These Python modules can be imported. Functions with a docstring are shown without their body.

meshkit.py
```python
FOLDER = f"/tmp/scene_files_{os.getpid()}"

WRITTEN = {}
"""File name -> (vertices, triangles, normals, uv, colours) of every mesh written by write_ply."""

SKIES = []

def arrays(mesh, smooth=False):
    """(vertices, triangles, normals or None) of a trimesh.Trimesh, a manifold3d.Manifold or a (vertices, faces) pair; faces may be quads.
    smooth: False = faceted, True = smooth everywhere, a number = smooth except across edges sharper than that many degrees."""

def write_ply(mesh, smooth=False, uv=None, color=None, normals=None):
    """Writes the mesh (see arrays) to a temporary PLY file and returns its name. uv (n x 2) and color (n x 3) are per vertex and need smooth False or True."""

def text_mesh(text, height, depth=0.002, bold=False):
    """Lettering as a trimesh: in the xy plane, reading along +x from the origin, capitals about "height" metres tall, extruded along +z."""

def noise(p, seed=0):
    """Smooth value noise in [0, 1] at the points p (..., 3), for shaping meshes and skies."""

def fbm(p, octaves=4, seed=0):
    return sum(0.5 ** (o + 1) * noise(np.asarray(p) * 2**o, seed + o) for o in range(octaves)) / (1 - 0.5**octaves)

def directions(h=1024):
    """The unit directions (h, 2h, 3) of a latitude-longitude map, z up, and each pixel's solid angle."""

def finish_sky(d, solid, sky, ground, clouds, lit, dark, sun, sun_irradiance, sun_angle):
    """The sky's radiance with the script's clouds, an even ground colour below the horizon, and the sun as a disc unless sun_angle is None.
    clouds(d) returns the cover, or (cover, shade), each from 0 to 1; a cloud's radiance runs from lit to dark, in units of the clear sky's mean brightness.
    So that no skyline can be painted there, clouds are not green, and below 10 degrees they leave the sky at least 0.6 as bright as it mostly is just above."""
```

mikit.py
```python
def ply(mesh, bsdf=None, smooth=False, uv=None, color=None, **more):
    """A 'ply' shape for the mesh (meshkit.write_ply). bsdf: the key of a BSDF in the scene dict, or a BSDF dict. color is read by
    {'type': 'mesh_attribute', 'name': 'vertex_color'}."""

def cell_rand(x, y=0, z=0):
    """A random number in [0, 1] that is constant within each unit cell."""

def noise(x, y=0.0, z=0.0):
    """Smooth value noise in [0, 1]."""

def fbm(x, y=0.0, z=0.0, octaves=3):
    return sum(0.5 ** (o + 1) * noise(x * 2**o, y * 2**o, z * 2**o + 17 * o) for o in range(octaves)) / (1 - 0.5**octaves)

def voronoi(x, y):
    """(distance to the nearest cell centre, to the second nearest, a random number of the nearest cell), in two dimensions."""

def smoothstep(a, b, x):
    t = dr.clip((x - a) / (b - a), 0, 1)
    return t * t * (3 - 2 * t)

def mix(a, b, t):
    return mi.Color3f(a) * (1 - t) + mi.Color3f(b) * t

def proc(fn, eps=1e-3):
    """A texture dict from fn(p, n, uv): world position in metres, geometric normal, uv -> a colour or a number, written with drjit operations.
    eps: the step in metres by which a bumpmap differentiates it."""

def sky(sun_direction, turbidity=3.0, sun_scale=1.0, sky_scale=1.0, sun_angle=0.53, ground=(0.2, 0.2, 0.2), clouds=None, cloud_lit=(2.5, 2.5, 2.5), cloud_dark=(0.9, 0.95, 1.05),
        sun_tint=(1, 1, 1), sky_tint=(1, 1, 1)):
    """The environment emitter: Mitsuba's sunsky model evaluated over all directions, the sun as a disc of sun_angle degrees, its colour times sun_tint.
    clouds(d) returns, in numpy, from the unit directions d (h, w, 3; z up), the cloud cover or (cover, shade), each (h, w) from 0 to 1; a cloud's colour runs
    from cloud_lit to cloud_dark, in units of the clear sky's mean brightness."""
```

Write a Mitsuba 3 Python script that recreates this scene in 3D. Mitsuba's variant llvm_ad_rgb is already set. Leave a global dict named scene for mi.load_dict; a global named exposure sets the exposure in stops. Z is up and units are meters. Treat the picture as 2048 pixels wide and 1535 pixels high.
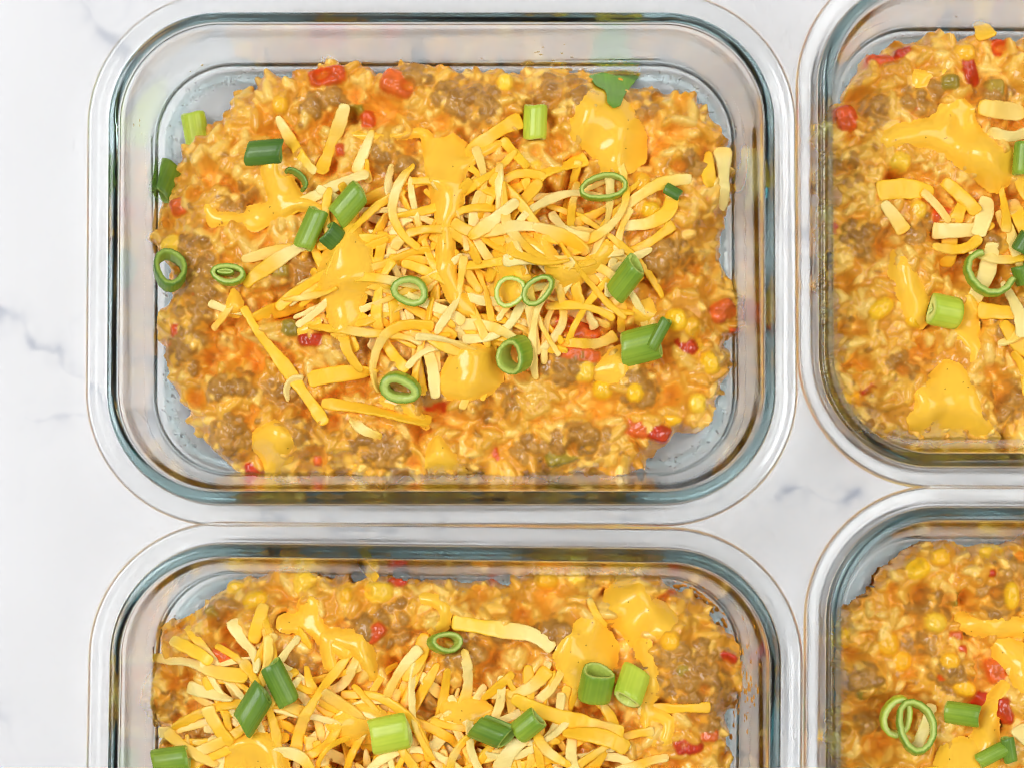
import math, random
import numpy as np, drjit as dr, mitsuba as mi
import mikit, meshkit, shapely
from scipy.ndimage import gaussian_filter, gaussian_filter1d, distance_transform_edt, map_coordinates
from scipy.spatial import cKDTree

random.seed(7)
RNG = np.random.default_rng(7)
T = mi.ScalarTransform4f
scene, labels = {}, {}

# ---------------------------------------------------------------- camera, light, exposure
Z_RIM = 0.058                       # height of the containers' rims above the table
F_PX = 5630.0                       # focal length in pixels of the 2048 wide photograph
TILT = math.atan(232.5 / F_PX)      # the camera leans a little towards the top of the picture
CAM = np.array([0, 0, Z_RIM + 0.85])
FWD = np.array([0, math.sin(TILT), -math.cos(TILT)])
UP = np.array([0, math.cos(TILT), math.sin(TILT)])
scene['camera'] = {'type': 'thinlens', 'fov': math.degrees(2 * math.atan(1024 / F_PX)), 'fov_axis': 'x',
                   'aperture_radius': 0.0022, 'focus_distance': 0.876, 'near_clip': 0.05, 'far_clip': 20.0,
                   'to_world': T().look_at(origin=CAM.tolist(), target=(CAM + FWD).tolist(), up=UP.tolist())}
exposure = 0.0
scene['room_light'] = {'type': 'constant', 'radiance': {'type': 'rgb', 'value': [0.30, 0.296, 0.29]}}


def unseen_lamp(key, pos, target, w, h, rgb, label):  # glowing rectangle out of view, placed only for the light it gives
    scene[key] = {'type': 'rectangle', 'to_world': T().look_at(origin=pos, target=target, up=[0, 0, 1]) @ T().scale([w / 2, h / 2, 1]),
                  'emitter': {'type': 'area', 'radiance': {'type': 'rgb', 'value': rgb}}, 'bsdf': {'type': 'diffuse', 'reflectance': {'type': 'rgb', 'value': [0, 0, 0]}}}
    labels[key] = {'label': label, 'category': 'unseen_lamp'}


unseen_lamp('unseen_overhead_lamp', [-1.00, 0.28, 1.90], [0, 0, 0], 1.05, 0.95, [8.4, 8.5, 8.65], 'unseen square bright panel, out of view, lighting the marble table from the left')  # unseen panel standing in for the main light from the upper left
unseen_lamp('unseen_overhead_lamp_001', [1.00, -0.10, 1.85], [0.1, 0, 0], 1.9, 1.05, [3.1, 3.08, 3.02], 'unseen dimmer broad panel, out of view, lighting the marble table from the right')  # unseen weaker panel, placed to brighten the right side and the dish floors


def ray(px, py):
    return FWD * F_PX + np.array([1.0, 0, 0]) * (px - 1024) + UP * (767.5 - py)


def p2w(px, py, z):
    """The point of the plane at height z that stands at a pixel of the 2048 wide photograph."""
    r = ray(px, py)
    return (CAM + r * ((z - CAM[2]) / r[2]))[:2]


def lin(c):
    c = np.asarray(c, float) / 255
    return np.where(c <= 0.04045, c / 12.92, ((c + 0.055) / 1.055) ** 2.4)


def rgb(*c):
    return [float(v) for v in lin(c)]


# ---------------------------------------------------------------- materials
def vein_lines(p, n, uv):
    w = mikit.fbm(p.x * 38, p.y * 38, 3.1, octaves=5)
    w2 = mikit.fbm(p.x * 38 + 9, p.y * 38 + 4, 7.7, octaves=5)
    x, y = p.x + (w - 0.5) * 0.020, p.y + (w2 - 0.5) * 0.020
    vein = mi.Float(0)
    for (ax, ay), (bx, by), width, dark in VEINS:
        dx, dy = bx - ax, by - ay
        t = dr.clip(((x - ax) * dx + (y - ay) * dy) / (dx * dx + dy * dy), 0, 1)
        d = dr.sqrt(dr.square(x - ax - t * dx) + dr.square(y - ay - t * dy))
        brk = mikit.smoothstep(0.34, 0.7, mikit.fbm(p.x * 90, p.y * 90, 1.5, octaves=3))
        vein = dr.maximum(vein, dark * (dr.exp(-dr.square(d / (width * (0.4 + 0.9 * brk)))) * (0.10 + 0.75 * brk) + 0.34 * brk * dr.exp(-dr.square(d / (width * 3.6)))))
    cloud = mikit.smoothstep(0.5, 0.8, mikit.fbm(p.x * 9 + 3, p.y * 9 + 1, 0.3, octaves=4))
    r = dr.abs(mikit.fbm(p.x * 6 + 0.6 * w, p.y * 6 + 0.6 * w2, 5.0, octaves=4) - 0.5)
    vein = dr.maximum(vein, 0.30 * dr.exp(-dr.square(r / 0.016)) * cloud)
    c = mikit.mix(rgb(228, 228, 230), rgb(214, 217, 224), cloud * 0.45)
    return mikit.mix(c, rgb(138, 148, 168), dr.clip(vein, 0, 1) * 0.8)


def seg(pts, width, dark, z=0.0):
    w = [p2w(*p, z) for p in pts]
    return [(tuple(map(float, a)), tuple(map(float, b)), width, dark) for a, b in zip(w, w[1:])]


VEINS = (seg([(-60, 600), (10, 640), (40, 690), (100, 700), (130, 740), (180, 790), (300, 905)], 0.0015, 0.6)
         + seg([(120, -20), (190, 30), (260, 130), (330, 190), (400, 260)], 0.0020, 0.5)
         + seg([(1540, 1000), (1600, 985), (1640, 1020), (1700, 1010)], 0.0016, 0.75) + seg([(1250, 1040), (1420, 1000), (1530, 1010)], 0.002, 0.35)
         + seg([(1560, 490), (1640, 470), (1700, 440)], 0.003, 0.6) + seg([(1840, 40), (1910, 20), (1990, 60)], 0.002, 0.6)
         + seg([(0, 1400), (60, 1530), (100, 1600)], 0.0025, 0.3) + seg([(60, 820), (160, 850)], 0.0012, 0.4)
         + seg([(560, 1030), (700, 1060), (900, 1040)], 0.0016, 0.45) + seg([(1520, 1250), (1560, 1400), (1590, 1500)], 0.0018, 0.5))

scene['marble'] = {'type': 'principled', 'base_color': mikit.proc(vein_lines), 'roughness': 0.34, 'specular': 0.45}
VC = {'type': 'mesh_attribute', 'name': 'vertex_color'}
scene['saucy_food'] = {'type': 'twosided', 'bsdf': {'type': 'principled', 'base_color': VC, 'roughness': 0.21, 'specular': 0.5}}
scene['onion_skin'] = {'type': 'twosided', 'bsdf': {'type': 'principled', 'base_color': VC, 'roughness': 0.33, 'specular': 0.5}}
scene['shred_cheese'] = {'type': 'twosided', 'bsdf': {'type': 'principled', 'base_color': VC, 'roughness': 0.38, 'specular': 0.45}}


def sauce_color(p, n, uv):
    a = mikit.fbm(p.x * 90, p.y * 90, p.z * 90, octaves=3)
    d1, d2, which = mikit.voronoi(p.x * 330, p.y * 330)
    speck = dr.select((which > 0.92) & (d1 < 0.075), 1.0, 0.0)
    c = mikit.mix(rgb(255, 203, 66), rgb(255, 194, 54), a)
    return mikit.mix(c, rgb(150, 80, 25), speck * 0.7)


scene['liquid_cheese'] = {'type': 'twosided', 'bsdf': {'type': 'principled', 'base_color': mikit.proc(sauce_color), 'roughness': 0.17, 'specular': 0.5}}
# clear glass that turns teal where light has travelled a long way in it
scene['glass_body'] = {'type': 'homogeneous', 'albedo': {'type': 'rgb', 'value': [0, 0, 0]},
                       'sigma_t': {'type': 'rgb', 'value': [0.90, 0.32, 0.27]}, 'scale': 8.5}
scene['glass'] = {'type': 'dielectric', 'int_ior': 1.5, 'ext_ior': 1.0}
scene['water'] = {'type': 'dielectric', 'int_ior': 1.33, 'ext_ior': 1.0}


# ---------------------------------------------------------------- helpers
COUNT = {}


def numbered(name):
    n = COUNT.get(name, 0)
    COUNT[name] = n + 1
    return name if n == 0 else f'{name}_{n:03d}'


def thing(name, label, cat, group=None, kind=None):
    key = numbered(name)
    labels[key] = {'label': label, 'category': cat}
    if group:
        labels[key]['group'] = group
    if kind:
        labels[key]['kind'] = kind
    return key


def put(key, v, f, bsdf, n=None, color=None, **more):
    if n is None:
        n = meshkit.arrays((v, f), True)[2]
    scene[key] = {'type': 'ply', 'filename': meshkit.write_ply((v, f), False, None, color, normals=n), 'face_normals': False,
                  'bsdf': {'type': 'ref', 'id': bsdf}, **more}


def noise2(x, y, s, seed, octaves=3):
    return meshkit.fbm(np.stack([x * s, y * s, np.full_like(x, 0.37 + seed * 3.3)], -1), octaves, seed)


def smax(a, b, k):
    h = np.clip(0.5 + 0.5 * (a - b) / k, 0, 1)
    return b + (a - b) * h + k * h * (1 - h)


# ---------------------------------------------------------------- the table
def slab():
    x, y, t = 0.75, 0.6, 0.03
    v = np.array([[-x, -y, 0], [x, -y, 0], [x, y, 0], [-x, y, 0], [-x, -y, -t], [x, -y, -t], [x, y, -t], [-x, y, -t]], float)
    f = np.array([[0, 1, 2], [0, 2, 3], [4, 6, 5], [4, 7, 6]] + [q for i in range(4) for q in ([i, i + 4, (i + 1) % 4 + 4], [i, (i + 1) % 4 + 4, (i + 1) % 4])])
    return v, f


v, f = slab()
scene['marble_tabletop'] = mikit.ply((v, f), 'marble')
labels['marble_tabletop'] = {'label': 'white marble tabletop with faint blue grey veins', 'kind': 'structure'}

# ---------------------------------------------------------------- glass containers
a0, a1 = p2w(238, 500, Z_RIM), p2w(1527, 500, Z_RIM)
b0, b1 = p2w(880, 46, Z_RIM), p2w(880, 979, Z_RIM)
HX, HY, RC = (a1[0] - a0[0]) / 2, (b0[1] - b1[1]) / 2, 0.0303
FLOOR = 0.0038
mm = 0.001


def round_rect(o, per=26):
    """The outline of the rim's inside edge moved outwards by o."""
    hx, hy, r = HX + o, HY + o, max(RC + o, 0.004)
    pts, nrm = [], []
    for cx, cy, a in ((hx - r, hy - r, 0), (-hx + r, hy - r, 90), (-hx + r, -hy + r, 180), (hx - r, -hy + r, 270)):
        for k in range(per + 1):
            t = math.radians(a + 90 * k / per)
            pts.append((cx + r * math.cos(t), cy + r * math.sin(t)))
    return np.array(pts)


def arc(cx, cz, r, a0, a1, n):
    return [(cx + r * math.cos(math.radians(a0 + (a1 - a0) * k / n)), cz + r * math.sin(math.radians(a0 + (a1 - a0) * k / n))) for k in range(n + 1)]


# the section in mm: (outward offset, height); from the middle of the inside floor up, over the rim, down the outside
IN = [(-16, 3.4)] + arc(-13.2, 10.4, 7.0, -90, -10, 12)
IN += [(-5.2, 20), (-3.6, 30), (-2.0, 41), (-0.7, 50)]
RIM = [(-0.7, 50), (-0.15, 54.5), (0.0, 56.8)] + arc(0.75, 57.1, 0.75, 178, 95, 5) + [(1.3, 57.95), (1.9, 58.0), (2.4, 57.95)] + arc(2.75, 57.1, 0.75, 80, 2, 5) + [(3.5, 55.5), (3.5, 53.2)]
FLANGE = [(3.5, 53.2)] + arc(4.3, 52.7, 0.8, 180, 270, 4) + [(5.8, 51.87), (6.9, 51.9), (7.25, 52.15), (8.3, 52.35)] + arc(9.5, 51.2, 1.25, 95, -80, 8) + \
         [(7.4, 49.7), (5.2, 49.1)] + arc(4.8, 47.3, 1.8, 90, 165, 5)
OUT = [(3.06, 47.77), (2.3, 40), (0.9, 30), (-0.7, 20), (-1.9, 13)] + arc(-8.0, 7.6, 6.9, 18, -60, 9) + [(-6.0, 0.9), (-7.2, 0.45), (-8.6, 0.9), (-9.6, 1.3)]


def section(rows):
    out = []
    for q in rows:
        if not out or math.dist(q, out[-1]) > 1e-6:
            out.append(q)
    return out


IN, RIM, FLANGE, OUT = map(section, (IN, RIM, FLANGE, OUT))
FLANGE[-1] = OUT[0]


def band(rows, cap=None):
    rings = [np.c_[round_rect(o * mm), np.full(len(round_rect(o * mm)), z * mm)] for o, z in rows]
    m = len(rings[0])
    v = np.vstack(rings)
    i = np.arange(m)
    f = []
    for k in range(len(rings) - 1):
        a, b, c, d = k * m + i, k * m + (i + 1) % m, (k + 1) * m + (i + 1) % m, (k + 1) * m + i
        f += [np.c_[a, c, b], np.c_[a, d, c]]
    return v, np.vstack(f), m


def full_profile_normals():
    rows = section(IN + RIM + FLANGE + OUT)
    v, f, m = band(rows)
    n = meshkit.arrays((v, f), True)[2].reshape(len(rows), m, 3)
    return {r: n[k] for k, r in enumerate(rows)}


NRM = full_profile_normals()
NRM[IN[0]] = np.tile([0, 0, 1.0], (len(NRM[IN[0]]), 1))
NRM[OUT[-1]] = np.tile([0, 0, -1.0], (len(NRM[OUT[-1]]), 1))


def glass_part(key, rows, place, cap=None):
    v, f, m = band(rows)
    n = np.vstack([NRM[r] for r in rows])
    if cap == 'first':      # the inside floor
        v, n = np.vstack([v, [[0, 0, rows[0][1] * mm]]]), np.vstack([n, [[0, 0, 1]]])
        i = np.arange(m)
        f = np.vstack([f, np.c_[i, (i + 1) % m, np.full(m, len(v) - 1)]])
    if cap == 'last':       # the underside
        v, n = np.vstack([v, [[0, 0, rows[-1][1] * mm]]]), np.vstack([n, [[0, 0, -1]]])
        i = np.arange(m) + (len(rows) - 1) * m
        j = (np.arange(m) + 1) % m + (len(rows) - 1) * m
        f = np.vstack([f, np.c_[j, i, np.full(m, len(v) - 1)]])
    put(key, v, f, 'glass', n=n, to_world=place, interior={'type': 'ref', 'id': 'glass_body'})


def outward(rows):
    """The sections run from the inside over the rim to the outside; band() makes them face out of the glass."""
    return rows


CENTRES = [
    (p2w(882.5, 512.5, Z_RIM), 0.0), (p2w(1667, 437.5, Z_RIM) + np.array([HX, 0]), 0.0),
    (np.array([p2w(887, 1457, Z_RIM)[0], p2w(890, 1119, Z_RIM)[1] - HY]), -0.7), (np.array([p2w(1681, 1300, Z_RIM)[0] + HX, p2w(1900, 1043, Z_RIM)[1] - HY]), -0.4)]
WHERE = ['upper left', 'upper right', 'lower left', 'lower right']
GLASS = []
for (c, rot), where, extra in zip(CENTRES, WHERE, ('seen nearly whole', 'cut by the right picture edge', 'cut by the bottom picture edge', 'cut at the bottom right corner')):
    g = thing('glass_container', f'clear glass container with teal rim, {where}, {extra}', 'food container', 'glass containers on the marble table')
    place = T().translate([float(c[0]), float(c[1]), 0.0003]) @ T().rotate([0, 0, 1], rot)
    glass_part(g + '__bowl', IN, place, 'first')
    glass_part(g + '__rim', RIM, place)
    glass_part(g + '__lid_flange', FLANGE, place)
    glass_part(g + '__outer_wall', OUT, place, 'last')
    GLASS.append(g)

# ---------------------------------------------------------------- food: a mass of rice, sauce, beef, corn and tomato in each container
DX = 0.00036
SAUCE = np.array([lin((220, 150, 44)), lin((204, 132, 36)), lin((232, 166, 56))])
RICE = np.array([lin((243, 190, 78)), lin((236, 176, 60)), lin((248, 204, 100)), lin((229, 163, 52))])
BEEF = np.array([lin((176, 126, 56)), lin((158, 110, 48)), lin((192, 140, 64))])
CORN = np.array([lin((252, 196, 36)), lin((248, 184, 38)), lin((252, 202, 56))])
TOMATO = np.array([lin((214, 74, 26)), lin((190, 34, 16)), lin((222, 96, 36))])
CHILE = np.array([lin((150, 130, 40)), lin((168, 140, 48))])


class Dish:
    def __init__(self, index, outline, centre_h, seed):
        self.index, self.where, self.rng = index, WHERE[index], np.random.default_rng(seed)
        pts = np.array([p2w(*p, 0.022) for p in outline])
        self.x0, self.y0 = pts.min(0) - 0.012
        x1, y1 = pts.max(0) + 0.012
        self.nx, self.ny = int((x1 - self.x0) / DX) + 1, int((y1 - self.y0) / DX) + 1
        self.X, self.Y = np.meshgrid(self.x0 + np.arange(self.nx) * DX, self.y0 + np.arange(self.ny) * DX)
        X, Y, rng = self.X, self.Y, self.rng
        inside = shapely.contains_xy(shapely.Polygon(pts).buffer(0.0012), X, Y)
        d = (distance_transform_edt(inside) - distance_transform_edt(~inside)) * DX
        d = gaussian_filter(d, 4) + (noise2(X, Y, 120, seed, 3) - 0.5) * 0.010 + (noise2(X, Y, 420, seed + 5, 2) - 0.5) * 0.0022
        self.d = d
        e = np.clip((d - 0.0015) / 0.010, 0, 1)
        prof = np.sqrt(np.clip(1 - (1 - e) ** 2.2, 0, 1))
        low = prof * (centre_h - 0.0075 + (noise2(X, Y, 60, seed + 1, 2) - 0.5) * 0.006)
        H = FLOOR - 0.002 + low
        # clods of food heaped side by side, with clefts between them
        wx, wy = X + (noise2(X, Y, 190, seed + 2) - 0.5) * 0.011, Y + (noise2(X, Y, 190, seed + 3) - 0.5) * 0.011
        for x, y in rng.uniform([self.x0, self.y0], [x1, y1], (int((x1 - self.x0) * (y1 - self.y0) / 0.0082 ** 2), 2)):
            dc = float(self.at(d, x, y))
            r = rng.uniform(0.0040, 0.0092)
            if dc < r * 0.55:
                continue
            w = self.window(x, y, r * 1.9)
            a, st = rng.uniform(0, math.pi), rng.uniform(0.75, 1.3)
            u, v = wx[w] - x, wy[w] - y
            u, v = (u * math.cos(a) + v * math.sin(a)) * st, (-u * math.sin(a) + v * math.cos(a)) / st
            q = (u * u + v * v) / r ** 2
            top = FLOOR + (centre_h - 0.006) * min(1, 0.45 + 0.55 * math.sqrt(min(dc / 0.012, 1))) + rng.uniform(-0.0032, 0.0026)
            z = top + (0.0035 + 0.42 * r) * np.sqrt(np.clip(1 - q, 0, 1)) - 0.0012
            z = np.where(q < 1, z, -1)
            H[w] = np.maximum(H[w], z)
        self.H = gaussian_filter(H, 1.2)
        self.base, self.cache, self.holes = self.H.copy(), {}, []
        self.ID = np.zeros(X.shape, int)                # 0 = the saucy mass
        self.C = SAUCE[0] * np.ones(X.shape + (3,))
        self.pieces = {}                                # id -> kind
        self.next = 1

    def field(self, s, seed):
        if (s, seed) not in self.cache:
            self.cache[s, seed] = noise2(self.X, self.Y, s, seed, 2)
        return self.cache[s, seed]

    def grid(self, x, y):
        return (x - self.x0) / DX, (y - self.y0) / DX

    def at(self, field, x, y):
        i, j = self.grid(np.atleast_1d(np.asarray(x, float)), np.atleast_1d(np.asarray(y, float)))
        out = map_coordinates(field, [j, i], order=1, mode='nearest')
        return out if np.ndim(x) else out[0]

    def window(self, x, y, r):
        i, j, k = int((x - self.x0) / DX), int((y - self.y0) / DX), int(r / DX) + 2
        a, b, c, e = max(j - k, 0), min(j + k + 1, self.ny), max(i - k, 0), min(i + k + 1, self.nx)
        return (slice(a, b), slice(c, e)) if b > a and e > c else None

    def find(self, px, py):
        """The point of the food's surface that stands at a pixel."""
        z = 0.03
        for _ in range(3):
            x, y = p2w(px, py, z)
            z = float(self.at(self.H, x, y))
        return x, y, z

    def pit(self, px, py, r, depth):
        x, y, _ = self.find(px, py)
        self.holes.append((x, y, r * 0.8, depth * 0.5))
        q = (self.X - x) ** 2 + (self.Y - y) ** 2
        self.H -= depth * np.exp(-q / (r * r) * (0.6 + 0.8 * self.field(200, 91)))
        self.base = self.H.copy()

    def splat(self, x, y, zc, a, b, h, az, tilt, color, kind, pid=None, power=2.0, rough=0.0, rs=900, vary=0.0):
        """Raises a rounded piece (half lengths a, b, half height h) out of the surface."""
        w = self.window(x, y, max(a, b) * 1.15)
        if w is None:
            return None
        X, Y = self.X[w] - x, self.Y[w] - y
        u, v = X * math.cos(az) + Y * math.sin(az), -X * math.sin(az) + Y * math.cos(az)
        q = np.abs(u / a) ** power + np.abs(v / b) ** power
        if rough:
            q = q + (self.field(rs * 0.45, self.index * 7 + 3)[w] - 0.5) * rough * 2.2
        z = zc + u * math.tan(tilt) + h * np.sqrt(np.clip(1 - q, 0, 1))
        if rough:
            z = z + (self.field(rs, self.index * 7 + 9)[w] - 0.5) * rough * h * 1.3
        win = (q < 1) & (z > self.H[w])
        if pid is None:
            pid = self.next
            self.next += 1
            self.pieces[pid] = kind
        self.H[w] = np.where(win, z, self.H[w])
        self.ID[w] = np.where(win, pid, self.ID[w])
        cc = np.asarray(color) * np.ones(X.shape + (3,))
        if vary:
            cc = cc * (1 + vary * (self.field(500, 17)[w] - 0.5))[..., None]
        self.C[w] = np.where(win[..., None], cc, self.C[w])
        return pid

    def pick(self, palette):
        return palette[self.rng.integers(len(palette))] * self.rng.uniform(0.92, 1.08)

    def rice(self, n, lift=(-0.0009, 0.0006)):
        rng, done = self.rng, 0
        for x, y in rng.uniform([self.x0, self.y0], [self.x0 + self.nx * DX, self.y0 + self.ny * DX], (n * 3, 2)):
            dd = float(self.at(self.d, x, y))
            if dd < 0.0006:
                continue
            a, b = rng.uniform(0.0031, 0.0047), rng.uniform(0.0013, 0.00178)
            tilt = rng.normal(0, 0.2)
            z = float(self.at(self.base, x, y)) + rng.uniform(*lift)
            self.splat(x, y, z, a, b, b, rng.uniform(0, math.pi), tilt, self.pick(RICE), 'rice_grain', power=2.3)
            done += 1
            if done >= n:
                break

    def bits(self, n):
        """Fine crumbs of everything, all over."""
        rng = self.rng
        for x, y in rng.uniform([self.x0, self.y0], [self.x0 + self.nx * DX, self.y0 + self.ny * DX], (n, 2)):
            if float(self.at(self.d, x, y)) > 0.0004:
                a, b = rng.uniform(0.0008, 0.0017), rng.uniform(0.0006, 0.0011)
                k = rng.uniform()
                c = self.pick(RICE if k < 0.5 else BEEF if k < 0.82 else SAUCE)
                self.splat(x, y, float(self.at(self.H, x, y)) - 0.0001, a, b, b * 0.9, rng.uniform(0, math.pi), 0, c, 'bit', pid=0)

    def beef(self, px, py, rx, ry):
        """A crumble of minced beef: a heap of little lumps, one piece."""
        rng = self.rng
        x, y, z0 = self.find(px, py)
        rx, ry = rx * 0.000168, ry * 0.000168
        pid = None
        for _ in range(int(36 + rx * ry * 2.4e6)):
            t, r = rng.uniform(0, 2 * math.pi), math.sqrt(rng.uniform(0, 1))
            X, Y = x + rx * r * math.cos(t), y + ry * r * math.sin(t)
            if float(self.at(self.field(260, 44), X, Y)) < 0.42:
                continue
            s = rng.uniform(0.0007, 0.0019)
            z = float(self.at(self.base, X, Y)) + 0.0019 * (1 - r * r) + rng.uniform(-0.0008, 0.0007)
            q = self.splat(X, Y, z, s * rng.uniform(1, 1.5), s, s * 0.95, t * 3, 0, self.pick(BEEF), 'beef_crumble', pid=pid, rough=0.3, rs=1300)
            pid = pid or q

    def chunk(self, px, py, w, h, rot, kind, palette, lift=0.0006, power=4.0, rough=0.42, pal=None, rs=480):
        x, y, z = self.find(px, py)
        zb = float(self.at(self.base, x, y)) * 0.5 + z * 0.5
        c = palette[pal] if pal is not None else self.pick(palette)
        self.splat(x, y, zb + lift, w * 0.000076 * 0.96, h * 0.000076 * 0.96, min(w, h) * 0.00005, math.radians(rot), self.rng.normal(0, 0.12), c, kind, power=power, rough=rough, vary=0.8 if rough > 0.2 else 0.25, rs=rs)

    def finish(self):
        """Coats everything with sauce: crevices fill, edges soften, colours run a little."""
        X, Y, s = self.X, self.Y, self.index * 20
        raw = self.H
        for x, y, r, dep in self.holes + [(x, y, self.rng.uniform(0.0012, 0.0028), self.rng.uniform(0.005, 0.011)) for x, y in self.rng.uniform([self.x0, self.y0], [self.x0 + self.nx * DX, self.y0 + self.ny * DX], (int(self.nx * self.ny * DX * DX / 0.00030), 2))]:
            w = self.window(x, y, r * 3)
            if w is not None:
                q = (X[w] - x) ** 2 + (Y[w] - y) ** 2
                raw[w] -= dep * np.exp(-q / (r * r) * (0.4 + 1.2 * self.field(260, 95)[w])) * np.clip(self.d[w] / 0.004, 0, 1)
        raw = np.where(self.d > 0.0025, np.maximum(raw, FLOOR + 0.0048 + 0.001 * self.field(400, 77)), raw)
        fill = gaussian_filter(raw, 3.0) - 0.00046 + (noise2(X, Y, 170, s + 8) - 0.5) * 0.0019
        H = smax(raw, fill, 0.00035)
        H = gaussian_filter(H, 0.75)
        H += ((noise2(X, Y, 620, s + 11, 2) - 0.5) * 0.0006 + (noise2(X, Y, 1150, s + 10, 1) - 0.5) * 0.00046) * np.clip(self.d / 0.002, 0, 1)
        coat = np.clip((fill - raw) / 0.0003 + 0.4, 0, 1)
        own = np.array([1.0] + [{'rice_grain': 0.58, 'beef_crumble': 0.7, 'corn_kernel': 0.15}.get(self.pieces[k], 0.5) for k in range(1, self.next)])[self.ID]
        coat = np.where(self.ID == 0, np.clip(coat + 0.25, 0, 1), coat * own)
        lump = noise2(X, Y, 210, s + 12, 3)[..., None]
        film = noise2(X, Y, 330, s + 13, 3)[..., None]
        sauce = SAUCE[1] * (1 - lump) + SAUCE[2] * lump
        red = np.clip(noise2(X, Y, 150, s + 14, 3) * 3.4 - 2.15, 0, 1)[..., None]
        sauce = sauce * (1 - red * 0.22) + lin((214, 88, 24)) * red * 0.22
        C = self.C * (1 - coat[..., None]) + sauce * coat[..., None]
        film = film * own[..., None]
        C = C * (1 - 0.4 * film) + sauce * 0.4 * film
        sp = np.clip(noise2(X, Y, 1500, s + 15, 1) * 9 - 7.9, 0, 1)[..., None]
        C = C * (1 - sp * 0.7) + lin((112, 52, 16)) * sp * 0.7
        rd = np.clip(noise2(X, Y, 700, s + 16, 1) * 11 - 10.0, 0, 1)[..., None]
        C = C * (1 - rd * 0.8) + lin((205, 50, 18)) * rd * 0.8
        self.H, self.C = H, np.clip(gaussian_filter(C, (0.7, 0.7, 0)), 0, 1)
        self.food = H.copy()
        self.keep = self.d > -0.0012

    def build(self, keep_rice=300):
        key = thing('casserole_portion', f'cheesy rice, beef and corn casserole filling the {self.where} glass container', 'casserole', 'casserole portions in glass containers')
        self.key = key
        gy, gx = np.gradient(self.H, DX)
        n = np.dstack([-gx, -gy, np.ones_like(gx)])
        n /= np.linalg.norm(n, axis=2, keepdims=True)
        V = np.dstack([self.X, self.Y, np.maximum(self.H, FLOOR + 0.0007)]).reshape(-1, 3)
        N, C = n.reshape(-1, 3), self.C.reshape(-1, 3)
        idx = np.arange(self.nx * self.ny).reshape(self.ny, self.nx)
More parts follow.
